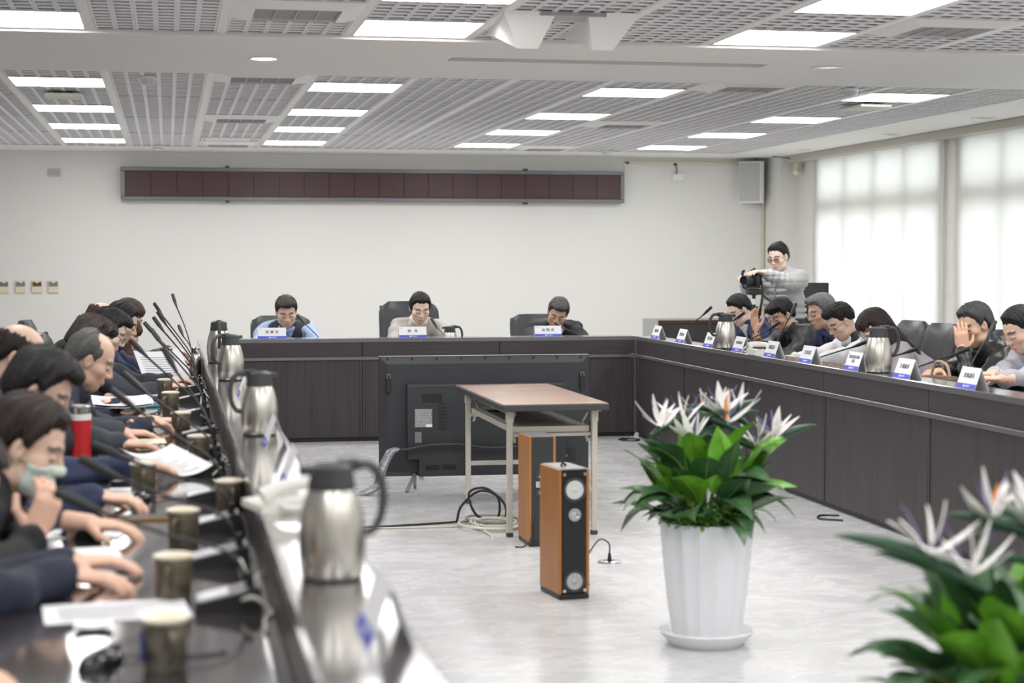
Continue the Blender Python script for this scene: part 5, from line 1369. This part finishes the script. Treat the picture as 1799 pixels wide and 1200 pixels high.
# ------------------------------------------------------------------ who sits where
def cl(name, col, rough=.75, bump=.12, sc_=(90, 90, 90), noise=None): return mat(name, col, rough, bump=(sc_, bump), noise=noise)
M_trous = cl('dark_trousers', (.03, .032, .04))
C_navy = cl('navy_cloth', (.022, .032, .085)); C_navy2 = cl('dark_navy_cloth', (.013, .018, .04)); C_black = cl('black_cloth', (.014, .015, .018))
C_blueshirt = cl('sky_blue_shirt', (.36, .47, .72)); C_white = cl('white_shirt', (.76, .77, .80)); C_cream = cl('cream_knit', (.74, .68, .58), .85, .3)
C_grey = cl('light_grey_shirt', (.40, .39, .44)); C_beige = cl('pale_beige_jacket', (.46, .43, .41)); C_lilac = cl('lilac_grey_jacket', (.40, .36, .40))
C_vest = cl('charcoal_check_vest', (.045, .05, .062), .85, .3, (160, 160, 160), ((30, 400, 30), .35)); C_green = cl('dark_green_vest', (.016, .035, .036))
C_zip = cl('black_green_windcheater', (.016, .02, .022), .5); C_leather = mat('black_leather_jacket', (.022, .024, .027), .33, bump=((35, 35, 35), .25))
C_quilt = cl('pale_grey_quilted_jacket', (.48, .48, .485), .5); C_brown = cl('dark_brown_coat', (.03, .02, .017)); C_slate = cl('slate_jacket', (.035, .042, .055))
C_pink = cl('pale_pink_top', (.66, .50, .48)); C_stripe = cl('grey_striped_top', (.08, .085, .10), noise=((8, 8, 90), .9, 1))
BLK, DKB, GRY, RED = (.012, .011, .012), (.026, .017, .014), (.16, .16, .165), (.07, .03, .02)
SK, SK2, SK3 = (.74, .51, .40), (.82, .62, .52), (.66, .43, .31)
U = math.pi
RF, LF, BF = PI/2, -PI/2, PI

# back counter
person('man in a grey check vest and blue shirt reading at the back counter', (.943, 14.45, .985), BF, .50, 0, .05, dict(style='parted', col=(.035, .025, .02), seed=2), SK, dict(kind='vest', mat=C_vest, under=C_blueshirt, v=(.17, .055)),
       hands=((1, (.72, 14.06, .70)), (-1, (1.18, 14.06, .70))), fat=.6, chair_label='black leather chair behind the man in the grey vest', chair_hi=.93, seed=3)
person('woman in a pale beige jacket and cream roll-neck reading at the back counter', (2.041, 14.45, 1.01), BF, .48, .05, 0, dict(style='tied', col=BLK, t=.011, seed=4), SK2,
       dict(mat=C_beige, under=C_cream, roll=1, uch=.035, ucw=.018, v=(.16, .07), ch=.0), fem=1, hands=((1, (1.88, 14.08, .70)), (-1, (2.28, 14.06, .72), {'curl': .6})), chair_label='tall black leather chair behind the woman in beige', chair_hi=1.05, seed=5)
person('man in a black suit and white shirt bending over papers at the back counter', (3.206, 14.45, .962), BF, .62, -.15, -.22, dict(style='parted', col=(.06, .055, .055), seed=6, grey=1), SK3,
       dict(kind='suit', mat=C_black, under=C_white, v=(.24, .075)), hands=((1, (3.0, 14.05, .70)), (-1, (3.40, 14.05, .70))), chair_label='black leather chair behind the man in the black suit', chair_hi=.93, seed=7)

# right row
person('man in a navy blazer and glasses looking down at the far right', (4.60, 13.87, .994), RF, .55, .25, 0, dict(style='short', col=BLK, fade=1, nape=-.05, t=.013, seed=8), SK2,
       dict(kind='suit', mat=C_navy, under=C_white, v=(.30, .09)), glasses=dict(col=.03), fat=.3, chair_label='black leather chair behind the man in the navy blazer', seed=9)
person('man in a black-green windcheater with glasses raising his hand to his forehead', (4.60, 12.85, .985), RF, .50, .30, .0, dict(style='swept', col=BLK, t=.014, seed=10), SK3,
       dict(zip=M_alu, mat=C_zip, under=C_navy2, v=(.13, .05), ch=.006, cw=.015), glasses=dict(col=.06, r=.0012, metal=1), hands=((1, (4.38, 12.80, .88), {'dir': (-.05, .15, 1), 'up': (1, .5, 0), 'curl': .12, 'spread': .2, 'pole': (.6, .2, -1)}), (-1, (4.30, 12.55, .70))),
       chair_label='black leather chair behind the man raising his hand', seed=11)
person('grey-haired man in a navy jacket and thin glasses on the right', (4.65, 12.14, 1.03), RF, .32, .12, 0, dict(style='parted', col=GRY, grey=1, seed=12), SK3,
       dict(mat=C_navy, ch=.012, cw=.014), glasses=dict(col=.3, metal=1, r=.0012), chair_label='black leather chair behind the grey-haired man in navy', seed=13)
person('young man in a dark green vest and white shirt looking down, with glasses', (4.55, 11.51, .98), RF, .62, .15, 0, dict(style='spiky', col=BLK, fade=1, nape=-.03, t=.012, seed=14), SK,
       dict(kind='vest', mat=C_green, under=C_white, v=(.20, .07)), glasses=dict(col=.03, r=.0014), hands=((-1, (4.12, 11.25, .72), {'curl': .7}), (1, (4.12, 11.45, .72), {'curl': .7})), fat=.4, chair_label='black leather chair behind the man in the green vest', seed=15)
person('woman with long brown hair, glasses and a pale blue mask on the right', (4.50, 10.80, .955), RF, .50, .12, 0, dict(style='long', col=(.03, .018, .016), t=.016, seed=16), SK2,
       dict(mat=C_lilac, under=C_white, v=(.2, .06)), glasses=dict(col=.15, r=.0011, metal=1), mask=mat('pale_blue_mask', (.55, .66, .76), .8), fem=1, chair_label='black leather chair tilted behind the long-haired woman', seed=17)
person('man in a black leather jacket resting his face on his hand', (4.60, 9.55, 1.02), RF, .32, .22, .08, dict(style='short', col=(.055, .055, .058), t=.017, amp=.003, grey=1, seed=18), SK3,
       dict(mat=C_leather, ch=.02, cw=.02, wr=.008, grow=.008), hands=((-1, (4.475, 9.44, .895), {'dir': (.12, .05, 1), 'up': (-1, .35, 0), 'curl': .25, 'spread': .25, 'pole': (-.5, .1, -1)}), (1, (4.02, 9.15, .72), {'dir': (-.6, .8, 0)})), fat=.5, chair_label='black leather chair behind the man in the leather jacket', seed=19)
person('man in a light grey shirt with glasses cut by the right picture edge', (4.60, 8.99, 1.02), RF, .55, .12, 0, dict(style='short', col=BLK, fade=1, nape=-.04, t=.013, seed=20), SK,
       dict(kind='shirt', mat=C_grey), glasses=dict(col=.5, r=.0016), hands=((-1, (4.10, 8.45, .76), {'curl': .8, 'dir': (.3, 1, 0)}), (1, (4.14, 8.62, .76), {'curl': .8, 'dir': (-.3, 1, 0)})), chair_label='black leather chair behind the man in the grey shirt', seed=21)
chair((4.98, 10.25, 0), RF+.25, 'empty black leather chair beside the man in the leather jacket')

# photographer
ph, (hc, Rh_, ploc, nb_, s_, fr_) = person('standing photographer in a pale grey quilted jacket with amber glasses', (5.32, 14.95, 1.43), math.radians(128), .30, .05, .04, dict(style='bun', col=BLK, fade=1, t=.013, seed=22), SK2,
       dict(zip=M_chrome, mat=C_quilt, quilt=.055, ch=.03, cw=.016, grow=.012, wr=.003), glasses=dict(col=.04, r=.002, lens=mat('amber_lens', (.45, .20, .05), .1, alpha=.75)), stand=True, lean=.05,
       hands=((-1, (5.06, 14.60, 1.295), {'curl': .6, 'dir': (.35, 1, .15), 'pole': (-.9, -.2, -.6)}), (1, (4.97, 14.74, 1.25), {'curl': .7, 'dir': (-.1, 1, .1)})), seed=23)
f = Field((-.26, -.2, .06), (.26, .22, .96), .015)
f.cap((-.06, 0, .88), (.06, 0, .88), .115, .115, .03)
for s in (-1, 1): f.cap((s*.085, 0, .86), (s*.09, .02, .48), .088, .062, .03); f.cap((s*.09, .02, .48), (s*.10, -.02, .10), .060, .048, .02)
np_obj('trousers', [f.mesh()], M_trous, ph)
f = Field((-.2, -.1, -.01), (.2, .24, .14), .01)
for s in (-1, 1): f.cap((s*.10, -.02, .05), (s*.11, .14, .035), .042, .036, .02)
X, Y, Z = f.full(); f.D = np.maximum(f.D, (.004-Z)+0*X+0*Y); np_obj('shoes', [f.mesh()], M_black, ph)
# camera on its tripod
t = thing('tripod', 'black tripod carrying the camera behind the right row', 'tripod', (4.985, 14.62, 0))
MB().cyl((0, 0, .55), (0, 0, 1.10), .016).build('centre_column', M_black, t)
MB().cyl((0, 0, 1.02), (0, 0, 1.07), .022, n=16).build('collar', M_white, t)
for q in range(3):
    a = 2*PI*q/3+.5; MB().tube([(.03*math.cos(a), .03*math.sin(a), 1.0), (.30*math.cos(a), .30*math.sin(a), .01)], [.018, .011], 8).build('leg', M_black, t)
MB().box(-.035, .035, -.03, .03, 1.10, 1.16, .01).cyl((-.06, 0, 1.13), (.06, 0, 1.13), .026).build('fluid_head', M_dark, t)
MB().box(-.05, .05, -.03, .03, 1.165, 1.185, .004).build('plate', M_black, t)
MB().tube([(.05, .02, 1.13), (.14, .10, 1.08), (.24, .17, 1.02)], .008, 8).build('pan_handle', M_black, t)
t = thing('camera_body', 'black video camera with a long lens on the tripod', 'camera', (4.985, 14.62, 1.186), math.radians(128))
MB().box(-.065, .065, -.035, .045, 0, .09, .012, seg=2).build('body', M_black, t)
MB().box(-.03, .03, -.03, .03, .088, .115, .012).build('viewfinder_hump', M_black, t)
ln = MB().lathe([(.032, 0), (.036, .02), (.036, .06), (.040, .065), (.042, .115), (.038, .118), (.034, .10)], 28, mx=Matrix.Translation((0, .045, .045)) @ Matrix.Rotation(-PI/2, 4, 'X')).build('lens', M_dark, t)
MB().lathe([(.001, .095), (.035, .098)], 28, mx=Matrix.Translation((0, .045, .045)) @ Matrix.Rotation(-PI/2, 4, 'X')).build('front_glass', mat('coated_glass', (.01, .012, .02), .05), ln)
MB().box(-.02, .02, -.02, .03, .118, .138, .004).cyl((0, 0, .138), (0, 0, .15), .012).build('shoe_microphone', M_black, t)
MB().tube([(.075, .02, -.03), (.10, .02, .0), (.105, .02, .11), (.085, .02, .125)], .011, 8, smooth=4).build('side_grip', M_black, t)
MB().tube([(-.07, 0, .07), (-.085, -.01, -.06), (-.075, .01, -.2), (-.06, .0, -.26)], [.008, .012, .012], 6, smooth=4).build('strap', M_black, t)
MB().box(-.083, -.068, -.012, .012, -.22, -.20).build('strap_band', mat('orange_print', (.8, .25, .02), .5), t, 0)
MB().tube([(.05, .03, .0), (.06, .03, -.12), (.055, .02, -.3), (.05, .0, -.42)], .005, 6, smooth=4).build('cable', M_black, t)

# left row, from the camera to the back
person('figure in a dark brown coat mostly outside the bottom left corner', (-.52, 2.95, .98), LF, .5, 0, 0, dict(style='short', col=DKB, seed=30), SK, dict(mat=C_brown), seed=31, chair_label='black leather chair outside the bottom left corner')
person('figure with dark hair and a dark blue sleeve at the left picture edge', (-.45, 3.80, .93), LF, .6, -.1, 0, dict(style='short', col=(.035, .028, .028), t=.018, seed=32), SK,
       dict(mat=C_navy2, grow=.006), hands=((1, (-.215, 4.0, .705), {'curl': .45, 'dir': (.15, 1, -.12), 'spread': .2}), (-1, (-.22, 4.2, .70))), chair_label='black leather chair of the figure at the left picture edge', seed=33)
person('brown-haired man with a pale green mask holding a hand to his chin', (-.365, 4.76, .915), LF, .42, -.15, 0, dict(style='short', col=DKB, t=.017, amp=.003, seed=34), SK,
       dict(mat=C_black), mask=mat('pale_green_mask', (.62, .74, .68), .8), hands=((1, (-.33, 4.52, .72), {'dir': (-.1, .4, 1), 'up': (.7, .5, 0), 'curl': .8}), (-1, (-.21, 4.78, .705), {'curl': .45, 'dir': (.2, 1, -.1)})), chair_label='black leather chair behind the man with the pale green mask', seed=35)
person('black-haired man with a blue mask and navy jacket on the left', (-.395, 5.66, .995), LF, .55, -.1, 0, dict(style='full', col=BLK, t=.018, seed=36), SK,
       dict(mat=C_navy), glasses=dict(col=.2, r=.0013, metal=1), mask=mat('sky_blue_mask', (.22, .42, .72), .8), hands=((1, (-.20, 5.30, .705), {'curl': .6, 'dir': (.1, 1, -.1)}), (-1, (-.12, 6.05, .71), {'curl': .5})), chair_label='black leather chair behind the man with the blue mask', seed=37)
person('bald man with dark side hair sitting back on the left', (-.56, 6.95, 1.035), LF, .45, -.1, 0, dict(style='bald', col=(.02, .016, .015), seed=38), (.72, .48, .38),
       dict(mat=C_slate), hands=((1, (-.17, 6.85, .70), {}), (-1, (-.17, 7.25, .705), {'curl': .4})), chair_label='black leather chair behind the bald man', seed=39)
person('grey-haired man with a high forehead reading a booklet on the left', (-.32, 7.56, .985), LF, .50, .02, 0, dict(style='balding', col=(.10, .10, .10), t=.009, grey=1, nape=-.06, seed=40), (.72, .48, .37),
       dict(mat=C_navy2), hands=((1, (-.10, 7.45, .72), {'curl': .8}), (-1, (-.06, 7.85, .70), {})), chair_label='black leather chair behind the grey-haired man on the left', seed=41, stub=.3)
person('man with tousled dark brown hair behind the grey-haired man', (-.385, 9.05, .99), LF, .55, .05, 0, dict(style='spiky', col=(.03, .022, .02), t=.018, amp=.004, seed=42), SK,
       dict(mat=C_navy2), glasses=dict(col=.3, metal=1, r=.0012), chair_label='black leather chair behind the man with tousled hair', chair_hi=1.02, seed=43)
person('black-haired man in black-rimmed glasses bending over the left desk', (-.33, 10.11, 1.0), LF, .52, .02, 0, dict(style='full', col=BLK, t=.017, seed=44), SK2,
       dict(mat=C_slate), glasses=dict(col=.02, r=.0018), hands=((1, (-.0, 10.0, .70), {'curl': .6}), (-1, (.02, 10.35, .71), {'curl': .6})), chair_label='black leather chair behind the man in black-rimmed glasses', seed=45)
person('man with short black hair farther along the left desk', (-.29, 11.4, 1.005), LF, .45, .0, 0, dict(style='short', col=BLK, t=.017, seed=46), SK,
       dict(mat=C_navy), hands=((1, (.0, 11.3, .72), {'curl': .7}), (-1, (.02, 11.6, .72), {'curl': .7})), chair_label='black leather chair behind the man with short black hair', seed=47)
person('man with thinning brown hair sitting back near the far left end', (-.44, 12.2, .995), LF, .45, .1, 0, dict(style='bald', col=(.05, .028, .022), t=.017, seed=48), SK,
       dict(mat=C_black), chair_label='black leather chair behind the man with thinning hair', seed=49)
person('woman with short reddish hair in a pale pink top at the far left', (-.30, 12.55, .885), LF, .48, .0, 0, dict(style='bob', col=RED, t=.016, seed=50), SK2,
       dict(mat=C_pink), glasses=dict(col=.5, r=.0012, metal=1), fem=1, hands=((1, (.02, 12.4, .71), {'curl': .8}), (-1, (.02, 12.7, .71), {'curl': .7})), seed=51)
person('woman with brown bobbed hair and dark glasses at the far left end', (-.29, 13.45, .98), LF, .38, -.1, 0, dict(style='bob', col=(.045, .026, .02), t=.018, seed=52), SK2,
       dict(mat=C_stripe), glasses=dict(col=.03, r=.0017), fem=1, hands=((1, (.02, 13.3, .72), {'curl': .8}), (-1, (.02, 13.55, .72), {'curl': .7})), chair_label='black leather chair at the far end of the left row', seed=53)
chair((-.36, 9.58, 0), LF, 'empty black leather chair showing behind the bald man on the left', 1.02)
